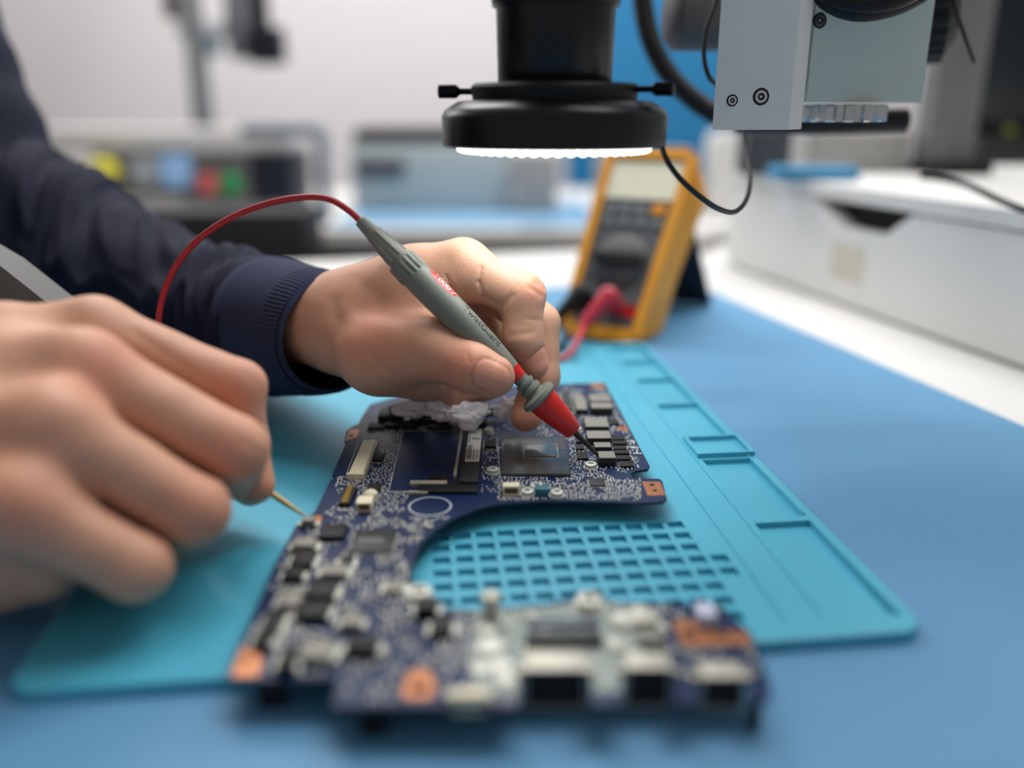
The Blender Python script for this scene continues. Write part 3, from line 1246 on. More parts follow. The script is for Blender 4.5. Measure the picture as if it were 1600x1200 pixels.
# ---- the near hand: back of the hand toward the camera, fingers curled on a fine probe
RH = dict(
    index=mm([(150, 520, .306, 11.5), (372, 603, .312, 9.6), (384, 690, .318, 8.2), (402, 758, .313, 6.4)]),
    middle=mm([(130, 580, .278, 12.8), (366, 702, .288, 11.2), (372, 742, .312, 8.5), (392, 762, .322, 7)]),
    ring=mm([(85, 670, .258, 12.5), (300, 796, .272, 11.4), (270, 830, .298, 9), (230, 800, .308, 8)]),
    pinky=mm([(30, 790, .246, 12), (212, 886, .257, 10.2), (190, 876, .276, 8), (150, 850, .282, 7)]),
    thumb=mm([(60, 600, .340, 15), (220, 640, .338, 12), (330, 700, .330, 10), (398, 752, .3215, 7.5)]),
)
RPALM = [mm(c) for c in (
    [(-520, 560, .34, 34), (-260, 620, .30, 27), (-150, 640, .29, 25)],
    [(-150, 600, .298, 19), (0, 545, .304, 14.5), (150, 520, .306, 11.6)],
    [(-150, 640, .285, 19), (0, 590, .284, 15), (130, 580, .278, 12.8)],
    [(-150, 700, .275, 19), (-30, 680, .266, 15), (85, 670, .258, 12.5)],
    [(-170, 780, .266, 19), (-60, 810, .258, 15.5), (30, 790, .246, 12.2)],
    [(-170, 800, .270, 18), (-20, 880, .264, 13.5), (60, 875, .264, 12)],
    [(-150, 700, .30, 20), (40, 640, .315, 18), (120, 680, .31, 16)],
    [(-100, 820, .285, 18), (60, 800, .29, 16), (160, 780, .295, 12)],
    [(60, 600, .318, 14), (180, 640, .318, 13), (250, 680, .315, 11)],
)]


def right_field(P):
    f = hand_field(P, RPALM, [RH[k] for k in ('index', 'middle', 'ring', 'pinky', 'thumb')], kp=.013, kf=.008, kk=.0016)
    for (a, b2, dp, w) in (((210, 520, .291), (330, 600, .296), .0006, .0016), ((215, 665, .262), (330, 745, .272), .0008, .0018), ((165, 790, .248), (250, 842, .258), .0008, .0018),
                           ((385, 585, .303), (400, 600, .304), .0004, .001), ((380, 690, .277), (398, 704, .278), .0004, .001)):
        f = crease(P, f, a, b2, dp, w)
    return f + sk_noise(P, 200, .0003)


def all_pts(h, palm):
    return [p for c in list(h.values()) + palm for p, r in c]


vL, qL = field_mesh(left_field, [p for p in all_pts(LH, LPALM) if p.x > -.10], .024, .00085)
vR, qR = field_mesh(right_field, [p for p in all_pts(RH, RPALM) if p.x > -.21], .030, .0012)


# forearms and upper body (under the shirt), one coarse field
ELB_L = Q(30, 410, .585)
SHO_L = Vector((-.68, .70, .42))
ELB_R = Vector((-.46, .22, .066))
SHO_R = Vector((-.74, .32, .40))
ARM_L = [(Q(400, 500, .455), .023), (Q(250, 478, .51), .029), (ELB_L, .036), (Vector((-.44, .66, .22)), .045), (SHO_L, .06)]
ARM_R = [(Q(-260, 620, .30), .028), (Vector((-.34, .27, .062)), .036), (ELB_R, .046), (Vector((-.60, .26, .22)), .052), (SHO_R, .065)]
TORSO = [(Vector((-.84, .50, -.15)), .14), (Vector((-.84, .50, .15)), .145), (Vector((-.82, .50, .34)), .15)]


def body_field(P, grow=0.0):
    f = chain(P, ARM_L, .02)
    f = smin(f, chain(P, ARM_R, .02), .02)
    f = smin(f, chain(P, TORSO, .05), .06)
    f = smin(f, chain(P, [(SHO_L, .065), (Vector((-.80, .52, .42)), .085), (SHO_R, .065)], .03), .05)
    return f - grow


vB, qB = field_mesh(body_field, [p for p, r in ARM_L + ARM_R + TORSO], .17, .010)


def merge(parts):
    off = 0
    V, Qd = [], []
    for v, q in parts:
        V.append(v)
        Qd.append(q + off)
        off += len(v)
    return np.concatenate(V), np.concatenate(Qd)


def np_mesh(name, V, Qd):
    me = bpy.data.meshes.new(name)
    me.vertices.add(len(V))
    me.vertices.foreach_set('co', V.astype(np.float32).ravel())
    me.loops.add(len(Qd) * 4)
    me.loops.foreach_set('vertex_index', Qd.astype(np.int32).ravel())
    me.polygons.add(len(Qd))
    me.polygons.foreach_set('loop_start', np.arange(0, len(Qd) * 4, 4, dtype=np.int32))
    me.update(calc_edges=True)
    me.validate()
    return me


V, Qd = merge([(vL, qL), (vR, qR), (vB, qB)])
me = np_mesh('body', V, Qd)
# skin tone: redder over knuckles and finger ends, paler nails
P = V.astype(np.float32)
tone = np.ones((len(P), 4), np.float32)


def blush(c, r, col, amt=1.0):
    d = np.linalg.norm(P - np.array(c, np.float32), axis=1)
    w = np.exp(-(d / r) ** 2)[:, None] * amt
    tone[:, :3] = tone[:, :3] * (1 - w) + tone[:, :3] * np.array(col, np.float32) * w


RED = (1.05, .70, .66)
for (x, y, z, r) in ((165, 560, .285, .010), (75, 690, .262, .012), (150, 580, .275, .012), (20, 800, .24, .012), (372, 603, .312, .011), (366, 702, .288, .012), (300, 796, .272, .012), (402, 760, .313, .010)):
    blush(Q(x, y, z - .008), r, RED, .5)
for (x, y, z, r) in ((845, 450, .365, .009), (842, 565, .372, .008), (785, 595, .350, .008), (822, 660, .383, .010), (590, 520, .365, .014), (730, 560, .346, .010), (700, 590, .355, .012)):
    blush(Q(x, y, z), r, RED, .55)
blush(Q(835, 505, .363), .004, (.80, .80, .72), .6)
for N in (n_thumb, n_index):
    q, h = nail_q(P, N)
    m = (q < .97) & (np.abs(h) < .004)
    tone[m, :3] *= np.array((1.08, 1.05, 1.12), np.float32)
    m2 = (q > .97) & (q < 1.12) & (np.abs(h) < .004)
    tone[m2, :3] *= np.array((.86, .72, .66), np.float32)
ca = me.color_attributes.new('tone', 'FLOAT_COLOR', 'POINT')
ca.data.foreach_set('color', tone.ravel())
m_skin = mat('skin', (206, 155, 128), 0.5, var=0.05, scale=70, bump=0.35, bscale=1500, sss=0.12, attr='tone', spec=0.4)
person = empty('person', (-.84, .50, -.70), 'person in a dark navy shirt working with both hands over the motherboard', 'person')
finish_mesh('body', me, m_skin, person, smooth=True)

# ---- shirt
m_shirt = mat('navy_cotton', (26, 30, 48), 0.85, var=0.12, scale=900, bump=0.35, bscale=2200, spec=0.2)
nt_ = m_shirt.node_tree


def shirt_field(P):
    f = body_field(P, 0.0)
    f = f - .016
    n = np.sin(P[..., 0] * 42 + 3 * np.sin(P[..., 2] * 19)) * np.sin(P[..., 1] * 31 + P[..., 2] * 50)
    return f + .004 * n


def cut(v, q, keep):
    m = keep(v)
    return v, q[m[q].all(1)]


vS, qS = field_mesh(shirt_field, [p for p, r in ARM_L + ARM_R + TORSO], .19, .010)
e_pos = np.array(ELB_L)
vS, qS = cut(vS, qS, lambda v: (v[:, 0] < -.27))


def sleeve(stations, nseg=150, nlen=170, folds=True, seed=0.0, thick=0.0012):
    """stations: (centre, vertical radius, depth radius, axis) swept into a cloth tube"""
    C = catmull([s[0] for s in stations], nlen // (len(stations) - 1))
    n = len(C)
    m = len(stations) - 1
    v = []
    for i, c in enumerate(C):
        t = i / (n - 1) * m
        k = min(int(t), m - 1)
        w = t - k
        w = w * w * (3 - 2 * w)
        rv = stations[k][1] * (1 - w) + stations[k + 1][1] * w
        rd = stations[k][2] * (1 - w) + stations[k + 1][2] * w
        T = (C[min(i + 1, n - 1)] - C[max(i - 1, 0)]).normalized()
        up = Vector((0, 0, 1))
        up = (up - T * up.dot(T)).normalized()
        sd = T.cross(up)
        s = i / (n - 1)
        for j in range(nseg):
            a = 2 * math.pi * j / nseg
            d = up * math.cos(a) + sd * math.sin(a)
            amp = 0.0
            if folds:
                base = Vector((s * 9 + seed, math.cos(a) * 1.2 + s * 3, math.sin(a) * 1.2))
                f1 = noise.noise(base)
                f2 = noise.noise(Vector((s * 22 - math.sin(a) * 3, math.cos(a) * 2.0, seed)))
                amp = (.006 * f1 + .0055 * (1 - abs(f2) * 2.2) * (0.35 + s)) * min(1, s * 5)
            v.append(c + up * math.cos(a) * (rv + amp) + sd * math.sin(a) * (rd + amp))
    q = []
    for i in range(n - 1):
        for j in range(nseg):
            q.append((i * nseg + j, i * nseg + (j + 1) % nseg, (i + 1) * nseg + (j + 1) % nseg, (i + 1) * nseg + j))
    return np.array([list(p) for p in v]), np.array(q)


vA, qA = sleeve([(Q(438, 512, .432), .0335, .034), (Q(400, 508, .448), .0345, .036), (Q(330, 495, .475), .0365, .038), (Q(210, 462, .525), .050, .048), (Q(110, 425, .560), .064, .056), (Q(-10, 345, .60), .066, .060), (Q(-105, 225, .625), .060, .058)], seed=2.0)
vC, qC = sleeve([(Vector((-.285, .262, .060)), .036, .036), (Vector((-.34, .262, .066)), .042, .042), (Vector((-.46, .20, .075)), .058, .055)], nlen=60, seed=5.0)
V, Qd = merge([(vS, qS), (vA, qA), (vC, qC)])
near = (V[:, 0] > -.52)
V[near, 2] = np.maximum(V[near, 2], np.where(V[near, 0] > -.36, .0048, .0012))
me = np_mesh('shirt', V, Qd)
sh = finish_mesh('shirt', me, m_shirt, person, smooth=True)

# cuff of the far sleeve, with an open end and a fine rib
m_cuff = mat('ribbed_navy_cotton', (46, 52, 76), 0.85, var=0.1, scale=1200, bump=0.3, bscale=2600, spec=0.2)
n_ = m_cuff.node_tree
cst = [(Q(521, 524, .4035), .0272, .0285), (Q(512, 522, .407), .0290, .0300), (Q(480, 517, .418), .0312, .0320), (Q(436, 511, .434), .0350, .0350), (Q(424, 510, .439), .0352, .0350)]
C = catmull([s_[0] for s_ in cst], 30)
b = BM()
NS = 360
rings = []
n = len(C)
for layer in (0, 1):
    for i in (range(n) if layer == 0 else reversed(range(n))):
        t = i / (n - 1) * (len(cst) - 1)
        k = min(int(t), len(cst) - 2)
        w = t - k
        rv = cst[k][1] * (1 - w) + cst[k + 1][1] * w - layer * .0016
        rd = cst[k][2] * (1 - w) + cst[k + 1][2] * w - layer * .0016
        T = (C[min(i + 1, n - 1)] - C[max(i - 1, 0)]).normalized()
        up = Vector((0, 0, 1))
        up = (up - T * up.dot(T)).normalized()
        sd = T.cross(up)
        ring = []
        for j in range(NS):
            a = 2 * math.pi * j / NS
            wob = 1 + .02 * math.sin(2 * a + 1) + .012 * math.sin(3 * a + i * .05)
            rib = .00022 * (1 if (j // 2) % 2 else -1) if (layer == 0 and 3 < i < 52) else 0
            hem = .0006 if (layer == 0 and i in (2, 3)) else 0
            ring.append(b.verts.new(C[i] + up * math.cos(a) * (rv * wob + rib + hem) + sd * math.sin(a) * (rd * wob + rib + hem)))
        rings.append(ring)
for A, B in zip(rings, rings[1:] + rings[:1]):
    for j in range(NS):
        b.faces.new((A[j], A[(j + 1) % NS], B[(j + 1) % NS], B[j]))
cf = obj('cuff', b, m_cuff, person, smooth=True, angle=80)

# ------------------------------------------------------------------ red and grey test probe held by the far hand
m_grey = mat('grey_rubber', (118, 120, 110), 0.5, var=0.04, scale=80, bump=0.05)
m_red = mat('red_plastic', (206, 34, 26), 0.32, var=0.03)
m_redc = mat('red_cable', (168, 30, 40), 0.45, var=0.03)
m_needle = mat('dark_steel', (70, 70, 66), 0.3, 0.9)
PT = Q(946, 723, .3690)
PU = Q(563, 345, .3490)
tp = empty('test_probe', tuple(PT), 'grey and red test probe held between finger and thumb, its needle on the board', 'probe')
ax = (PT - PU)
L = ax.length
axn = ax.normalized()


def at(fr):
    return PU + ax * fr


def px2m(px, fr):
    return px * (.3490 + .02 * fr) / F


def prof(lst):
    return [((f * L), px2m(w / 2, f), *(r[0:1] if r else ())) for f, w, *r in lst]


b = BM()
lathe(b, PU, axn, prof([(-.004, 12), (0, 19), (.02, 22), (.10, 30), (.145, 36), (.150, 38)]), 64, rib=6)
sr = obj('strain_relief', b, m_grey, tp, smooth=True)
b = BM()                                    # moulded fins on the strain relief
for k in range(6):
    a, u, v_ = frame_from(axn)
    th = k * math.pi / 3 + .35
    dr = u * math.cos(th) + v_ * math.sin(th)
    p0_, p1_ = PU + axn * L * .05 + dr * px2m(11.5, 0), PU + axn * L * .145 + dr * px2m(17.5, 0)
    tube(b, [p0_, (p0_ + p1_) / 2, p1_], px2m(2.6, 0), 8, smooth_n=4)
obj('fin', b, m_grey, sr, smooth=True)['kind'] = 'stuff'
b = BM()
lathe(b, PU, axn, prof([(.150, 40), (.156, 47), (.162, 49, 0.0004), (.205, 52, 0.0008), (.212, 50)]), 96, rib=16)
obj('twist_collar', b, m_grey, tp, smooth=True, angle=50)
b = BM()
lathe(b, PU, axn, prof([(.210, 47), (.26, 49), (.33, 49), (.42, 46), (.50, 41), (.57, 34), (.612, 28)]), 64)
grip = obj('grip', b, m_grey, tp, smooth=True)
b = BM()
lathe(b, PU, axn, prof([(.600, 30), (.636, 25)]), 48)
obj('red_band', b, m_red, tp, smooth=True)
b = BM()
lathe(b, PU, axn, prof([(.630, 24), (.652, 24), (.654, 31), (.664, 31), (.667, 27), (.674, 27), (.676, 34), (.688, 35), (.691, 30), (.700, 32), (.703, 50), (.708, 59), (.720, 61), (.727, 54)]), 56)
obj('finger_guard', b, m_grey, tp, smooth=True, angle=35)
b = BM()
lathe(b, PU, axn, prof([(.722, 49), (.735, 49), (.80, 41), (.860, 31), (.866, 25)]), 56)
obj('tip_sleeve', b, m_red, tp, smooth=True)
b = BM()
lathe(b, PU, axn, prof([(.86, 11), (.875, 10), (.90, 8), (.94, 7), (.985, 5), (1.0, 1.5)]), 20)
obj('needle', b, m_needle, tp, smooth=True)
b = BM()
cabp = [Q(566, 348, .3492), Q(545, 329, .349), Q(516, 312, .350), Q(480, 308, .352), Q(430, 315, .354), Q(372, 335, .357), Q(320, 366, .360), Q(280, 408, .363), Q(257, 455, .366), Q(248, 500, .370),
        Q(250, 545, .385), Q(262, 575, .41), G(270, 610, .0062), G(230, 640, .0062), G(120, 650, .0018), G(-60, 640, .0018), G(-260, 610, .0018)]
tube(b, cabp, .00135, 14, smooth_n=14)
obj('cable', b, m_redc, tp, smooth=True)


def surf_T(fr, up_ang, size):
    """matrix laying text along the probe; up_ang turns round the axis from the camera side"""
    c = at(fr)
    vdir = (camv - c)
    vdir = (vdir - axn * vdir.dot(axn)).normalized()
    s_ = axn.cross(vdir)
    n_2 = vdir * math.cos(up_ang) + s_ * math.sin(up_ang)
    up = n_2.cross(axn)
    return c, n_2, up


def wrap_text(name, s, size, m, fr0, ang, rad_px, parent, flip=-1):
    cu = bpy.data.curves.new(name, 'FONT')
    cu.body = s
    cu.size = size
    cu.align_y = 'CENTER'
    t = bpy.data.objects.new(name, cu)
    COL.objects.link(t)
    dg = bpy.context.evaluated_depsgraph_get()
    me = bpy.data.meshes.new_from_object(t.evaluated_get(dg))
    bpy.data.objects.remove(t)
    bpy.data.curves.remove(cu)
    me.materials.clear()
    n = len(me.vertices)
    for vt in me.vertices:
        fr = fr0 + vt.co.x / L
        w = np.interp(fr, [f for f, _ in rad_px], [w_ for _, w_ in rad_px])
        R = px2m(w / 2, fr) + .00012
        c, nn, up = surf_T(fr, 0, 0)
        th = ang + flip * vt.co.y / R
        s_ = axn.cross(nn)
        vt.co = c + (nn * math.cos(th) + s_ * math.sin(th)) * R
    return finish_mesh(name, me, m, parent)


GR = [(.21, 47), (.26, 49), (.33, 49), (.42, 46), (.50, 41), (.57, 34), (.612, 28), (.636, 25)]
# red oval inlay on the camera's upper side of the grip
b = BM()
rowsv = []
NA, NB = 30, 12
for i in range(NA + 1):
    fr = .235 + .105 * i / NA
    half = .95 * math.sqrt(max(0.0, 1 - (2 * i / NA - 1) ** 2)) * .42 + .01
    row = []
    for j in range(NB + 1):
        R = px2m(np.interp(fr, [f for f, _ in GR], [w_ for _, w_ in GR]) / 2, fr) + .00008
        c, nn, up = surf_T(fr, 0, 0)
        th = -1.12 + half * (2 * j / NB - 1)
        s_ = axn.cross(nn)
        row.append(b.verts.new(c + (nn * math.cos(th) + s_ * math.sin(th)) * R))
    rowsv.append(row)
for A, B in zip(rowsv, rowsv[1:]):
    for j in range(NB):
        b.faces.new((A[j], A[j + 1], B[j + 1], B[j]))
inl = obj('red_inlay', b, m_red, grip, smooth=True)
wrap_text('rating_text', '1000V', .0046, m_white, .252, -1.08, [(f, w + .6) for f, w in GR], grip)
wrap_text('print', 'TwistGuard', .0046, m_hole, .375, -.88, GR, grip)

# ------------------------------------------------------------------ fine probe in the near hand
fp = empty('needle_probe', tuple(Q(476, 807, .3185)), 'fine brass-tipped black probe whose tip touches the left edge of the board', 'probe')
fp['label'] = 'fine brass-tipped probe in the curled hand nearest the camera'
b = BM()
p0, p1 = Q(476, 806, .3190), Q(400, 755, .3180)
tube(b, [p1, (p0 + p1) / 2, p0], lambda t: .0011 - .0007 * max(0, t - .6) / .4, 12, smooth_n=6)
obj('needle', b, mat('brass', (176, 146, 92), 0.3, 0.85), fp, smooth=True)
b = BM()
d = (p1 - p0).normalized()
lathe(b, p1 - d * .002, d, [(0, .0016), (.002, .0030), (.05, .0036), (.10, .0034), (.102, .002)], 24)
obj('handle', b, m_blk, fp, smooth=True)
# ------------------------------------------------------------------ ring light and microscope
m_ano = mat('black_anodised', (7, 7, 10), 0.30, 0.0, var=0.05, spec=0.4)
m_anom = mat('matt_black', (10, 10, 12), 0.5, spec=0.35)
m_led = mat('led_lens', (255, 255, 250), 0.3, emit=3.5, var=0.0)
m_silver = mat('silver_paint', (240, 236, 230), 0.5, 0.0, var=0.02, scale=30)
m_silver2 = mat('greenish_grey_paint', (196, 206, 198), 0.5, 0.0, var=0.02, scale=30)
m_chrome = mat('bright_chrome', (205, 208, 210), 0.16, 0.95)
RX, RY = 0.0169, 0.3575
ZR = .1437                                     # underside of the ring light


def zat(y, Y=RY):
    return H + Y * math.tan(math.atan((600 - y) / F) - TH)


rl = empty('ring_light', (RX, RY, ZR), 'black round microscope ring light with glowing white diodes under the lens barrel', 'ring light')
ztop = zat(168)
b = BM()
lathe(b, (RX, RY, ZR), (0, 0, 1), [(.0012, .0400), (0, .0405), (0, .0440), (.0006, .0447), (ztop - ZR - .0035, .0450), (ztop - ZR - .001, .0438), (ztop - ZR + .0006, .0415), (ztop - ZR + .0022, .0385), (ztop - ZR + .0030, .031)], 96, cap=False)
lathe(b, (RX, RY, ZR + .0012), (0, 0, 1), [(0, .0402), (0, .024)], 64, cap=False)
lathe(b, (RX, RY, ZR + .0012), (0, 0, 1), [(0, .024), (.014, .024)], 64, cap=False)
obj('housing', b, m_ano, rl, smooth=True, angle=35)
zf0, zf1 = zat(160), zat(131)
b = BM()
lathe(b, (RX, RY, zf0), (0, 0, 1), [(0, .0325), (zf1 - zf0 - .0012, .0332), (zf1 - zf0, .0320), (zf1 - zf0 + .0004, .0235)], 96, cap=False)
obj('clamp_collar', b, m_anom, rl, smooth=True, angle=35)
zs = (zf0 + zf1) / 2 + .0006
for ang, far in ((180, .0462), (-24, .0480), (95, .0462)):
    dr = Vector((math.cos(math.radians(ang)), math.sin(math.radians(ang)), 0))
    c0 = Vector((RX, RY, zs if ang == 180 else zs + .0006))
    b = BM()
    lathe(b, c0 + dr * .031, dr, [(0, .0012), (far - .0385, .0012), (far - .038, .0016)], 20)
    s1 = obj('thumb_screw', b, m_anom, rl, smooth=True)
    b = BM()
    lathe(b, c0 + dr * (far - .0085), dr, [(0, .0014), (.0012, .0024, .0001), (.0018, .0026, .0007), (.0082, .0026, .0007), (.0086, .0020)], 72, rib=14)
    obj('screw_head', b, m_ano, s1, smooth=True, angle=40)
# diodes: three circles of small domes
b = BM()
lathe(b, (0, 0, 0), (0, 0, -1), [(0, .00205), (.0012, .00205), (.0022, .0017), (.0028, .0010), (.0030, .0003)], 14)
bmesh.ops.recalc_face_normals(b, faces=b.faces)
lm_ = bpy.data.meshes.new('led')
b.to_mesh(lm_)
b.free()
lm_.materials.append(m_led)
lm_.polygons.foreach_set('use_smooth', [True] * len(lm_.polygons))
spots = []
for R_, nn in ((.0375, 52), (.0328, 46), (.0282, 38)):
    for k in range(nn):
        a = 2 * math.pi * (k + (0.5 if R_ == .0328 else 0)) / nn
        spots.append((R_ * math.cos(a), R_ * math.sin(a)))
spots.sort(key=lambda p: p[1])
org = worigin(rl)
for k, (x, y) in enumerate(spots[:100]):
    o = bpy.data.objects.new('led', lm_)
    COL.objects.link(o)
    o.parent = rl
    o.location = (x, y, .0008)
b = BM()
for (x, y) in spots[100:]:
    lathe(b, (RX + x, RY + y, ZR + .0008), (0, 0, -1), [(0, .00205), (.0012, .00205), (.0022, .0017), (.0028, .0010), (.0030, .0003)], 12)
o = obj('led_ring', b, m_led, rl, smooth=True)
o['kind'] = 'stuff'
ring_lamp = area('ring_lamp', (RX, RY, ZR - .0028), (RX, RY, 0), .072, 0.10, (0.93, 0.99, 1.0), 'DISK')
ring_lamp.parent = rl
ring_lamp.location = (0, 0, -.0028)
b = BM()
cab = [Q(1032, 222, .332), Q(1040, 246, .331), Q(1060, 276, .335), Q(1092, 306, .345), Q(1122, 326, .360), Q(1148, 331, .385), Q(1166, 312, .41), Q(1172, 280, .43), Q(1166, 240, .45), Q(1160, 190, .46), Q(1158, 100, .47), Q(1160, -60, .47)]
tube(b, cab, lambda t: .00115, 12, smooth_n=12)
obj('cable', b, m_anom, rl, smooth=True)

ms = empty('microscope', (RX, RY, zf1), 'black microscope lens barrel above the ring light joined to a silver focusing block', 'microscope')
zb0, zb1 = zat(131) + .0003, zat(12)
b = BM()
lathe(b, (RX, RY, zb0), (0, 0, 1), [(0, .0222), (.0006, .0225), (zb1 - zb0, .0231)], 96)
obj('lens_barrel', b, m_ano, ms, smooth=True, angle=35)
b = BM()
lathe(b, (RX, RY, zb1), (0, 0, 1), [(0, .0230), (.0003, .0245), (.0025, .0250), (.003, .0243), (.005, .0243), (.0055, .0250), (.03, .0250), (.031, .027), (.07, .03)], 96)
obj('adapter_ring', b, m_ano, ms, smooth=True, angle=35)
b = BM()
bb(b, -.02, .20, RY - .01, .45, .262, .30)
obj('microscope_head', b, m_silver, ms, bevel=.006)


def zq(x, y, zc):
    return Q(x, y, zc)


# the silver focusing block (two prisms with a gap) and its parts
A = Q(1113, 203, .372)
Bp = Q(1232, 204, .374)
Cp = Q(1252, 198, .388)
zbot = A.z
b = BM()
pl = [(A.x, A.y), (Bp.x, Bp.y), (Cp.x, Cp.y), (Cp.x + .004, Cp.y + .05), (A.x + .022, A.y + .065)]
prism(b, pl, zbot, .262)
fb = obj('focus_block', b, m_silver, ms, bevel=.0006)
D0 = Q(1260, 160, .397)
D1 = Q(1438, 166, .412)
b = BM()
prism(b, [(D0.x, D0.y), (D1.x, D1.y), (D1.x + .006, D1.y + .05), (D0.x + .006, D0.y + .055)], D0.z, .262)
sl = obj('slide_plate', b, m_silver2, ms, bevel=.0006)


def face_screw(x, y, zc, px, parent, nrm, fp0):
    if nrm.dot(Vector((0, 0, H)) - fp0) < 0:
        nrm = -nrm
    d_ = ray(x, y)
    t_ = (fp0 - Vector((0, 0, H))).dot(nrm) / d_.dot(nrm)
    c = Vector((0, 0, H)) + d_ * t_
    r = px * zc / F
    b = BM()
    lathe(b, c, nrm, [(-.0004, r * 1.30), (.00008, r * 1.30), (.00010, r * .2)], 28, cap=False)
    s_ = obj('cap_screw', b, m_anom, parent)
    b = BM()
    lathe(b, c, nrm, [(.0001, r * .98), (.0004, r * .94), (.0004, r * .55), (.0001, r * .52)], 28, cap=False)
    obj('screw_rim', b, m_chrome, s_, smooth=True, angle=30)


nf = (Vector((Bp.x - A.x, Bp.y - A.y, 0)).cross(Vector((0, 0, 1)))).normalized()
face_screw(1144, 157, .3715, 7, fb, nf, A)
face_screw(1189, 151, .3715, 10, fb, nf, A)
nf2 = (Vector((D1.x - D0.x, D1.y - D0.y, 0)).cross(Vector((0, 0, 1)))).normalized()
face_screw(1281, 32, .3975, 9, sl, nf2, D0)
# knurled wheel beneath the plate
wc = Q(1318, 177, .418)
b = BM()
lathe(b, (wc.x, wc.y, zat(190, wc.y)), (0, 0, 1), [(0, .0190, .0012), (.0006, .0200, .0022), (.0072, .0200, .0022), (.0080, .0190, .0012)], 140, rib=14)
obj('knurled_wheel', b, m_chrome, ms, smooth=True, angle=45)
# black coarse-focus knob beside the plate
kc = Q(1462, 10, .47)
b = BM()
kd = Vector((.75, -.25, .05)).normalized()
lathe(b, kc - kd * .03, kd, [(0, .020), (.012, .024), (.014, .030, .001), (.034, .030, .002), (.036, .026), (.040, .020)], 120, rib=26)
obj('focus_knob', b, m_anom, ms, smooth=True, angle=40)
b = BM()
tube(b, [Q(1150, 190, .50), Q(1280, 192, .50), Q(1415, 188, .50)], .0068, 20)
obj('focus_shaft', b, m_anom, ms, smooth=True)
b = BM()
pd = Q(1100, 22, .47)
lathe(b, pd - Vector((.02, 0, 0)), (1, .1, 0), [(0, .014), (.004, .019), (.03, .019)], 40)
obj('rear_knob', b, mat('dark_taupe_plastic', (62, 58, 62), 0.5), ms, smooth=True, angle=40)
b = BM()
tube(b, [Q(1268, -30, .375), Q(1290, 4, .374), Q(1335, 22, .374), Q(1390, 16, .376), Q(1440, -6, .38), Q(1480, -40, .385)], .0031, 16)
tube(b, [Q(1255, -40, .37), Q(1300, -4, .37), Q(1345, 8, .37), Q(1400, 2, .37), Q(1450, -22, .375)], .0036, 16)
obj('cable', b, m_anom, ms, smooth=True)
# pillar the head rides on, standing on the cabinet
ZC = .0965
P0 = Q(1474, 262, .86)
b = BM()
cp = Vector((P0.x, P0.y, 0))
pr = [Vector((-.024, -.010, 0)), Vector((-.012, -.020, 0)), Vector((.022, -.010, 0)), Vector((.024, .02, 0)), Vector((-.024, .02, 0))]
prism(b, [cp + q for q in pr], ZC + .002, .30)
obj('pillar', b, mat('mid_grey_paint', (108, 110, 110), 0.55), ms, bevel=.003)
b = BM()
bb(b, P0.x - .027, P0.x + .032, P0.y - .035, P0.y + .03, ZC + .0004, ZC + .010)
obj('pillar_foot', b, m_anom, ms, bevel=.002)
b = BM()
bb(b, P0.x - .30, P0.x + .02, .40, .44, .264, .31)
bb(b, P0.x - .02, P0.x + .02, .40, P0.y + .03, .264, .31)
obj('pillar_arm', b, m_silver, ms, bevel=.005)

# loose cables round the microscope
b = BM()
tube(b, [Q(1000, -60, .55), Q(1004, 0, .55), Q(1016, 60, .55), Q(1046, 118, .55), Q(1092, 162, .55), Q(1140, 186, .55), Q(1200, 195, .56)], .0066, 18)
tag(obj('hose', b, m_anom, None, smooth=True, loc=tuple(Q(1140, 186, .55))), 'thick black hose curving down behind the lens barrel and the silver block', 'hose')
b = BM()
tube(b, [Q(1130, -60, .42), Q(1120, 0, .42), Q(1104, 45, .42), Q(1100, 88, .42), Q(1108, 120, .42), Q(1122, 134, .43)], .0012, 12)
tag(obj('signal_cable', b, m_anom, None, smooth=True), 'thin black cable curving past the left edge of the silver focusing block', 'cable')
b = BM()
tube(b, [Q(1480, -60, .43), Q(1489, 0, .43), Q(1503, 45, .44), Q(1522, 98, .45)], lambda t: .0016 * (1 - .5 * t), 12)
tag(obj('cable_end', b, m_anom, None, smooth=True), 'thin black cable end hanging in front of the dark screen', 'cable')

# ------------------------------------------------------------------ drawer cabinet on the bench
m_cab = mat('white_melamine', (224, 224, 222), 0.5, var=0.012, scale=5)
m_gap = mat('shadow_gap', (70, 70, 72), 0.9)
CA = Vector((.3283, .5226, 0))


def CP(u, v, z=0.0):
    p = CA + DR * u + DD * v
    return Vector((p.x, p.y, z))


cb = empty('drawer_cabinet', tuple(CP(.2, .0, 0)), 'low white drawer cabinet with a dark cut-out grip on the bench', 'cabinet')
V0, V1 = -.30, .405
b = BM()
prism(b, [CP(.0145, V0), CP(.40, V0), CP(.40, V1), CP(.0145, V1)], -.0018, .0820)
obj('carcass', b, m_cab, cb, bevel=.001)
b = BM()
prism(b, [CP(-.002, V0 - .002), CP(.402, V0 - .002), CP(.402, V1 + .002), CP(-.002, V1 + .002)], .0850, ZC)
obj('top_panel', b, m_cab, cb, bevel=.0012)
b = BM()
prism(b, [CP(.016, V0), CP(.39, V0), CP(.39, V1), CP(.016, V1)], .0815, .0852)
obj('panel_gap', b, m_gap, cb)
# drawer front with the cut-out grip (trapezoid notch in its upper edge)
vA_, vB_ = .60 - .0, .33
hA, hB = None, None
b = BM()
zt_, zn = .0832, .0640
v_far, v_near = .60, .315
v_far, v_near = .395, .315


def fp_(v, z, u):
    return CP(u, v, z)


def solve_v(x, y):
    d = ray(x, y)
    A_ = np.array([[d.x, -DD.x], [d.y, -DD.y]])
    t, k = np.linalg.solve(A_, [CA.x, CA.y])
    return k


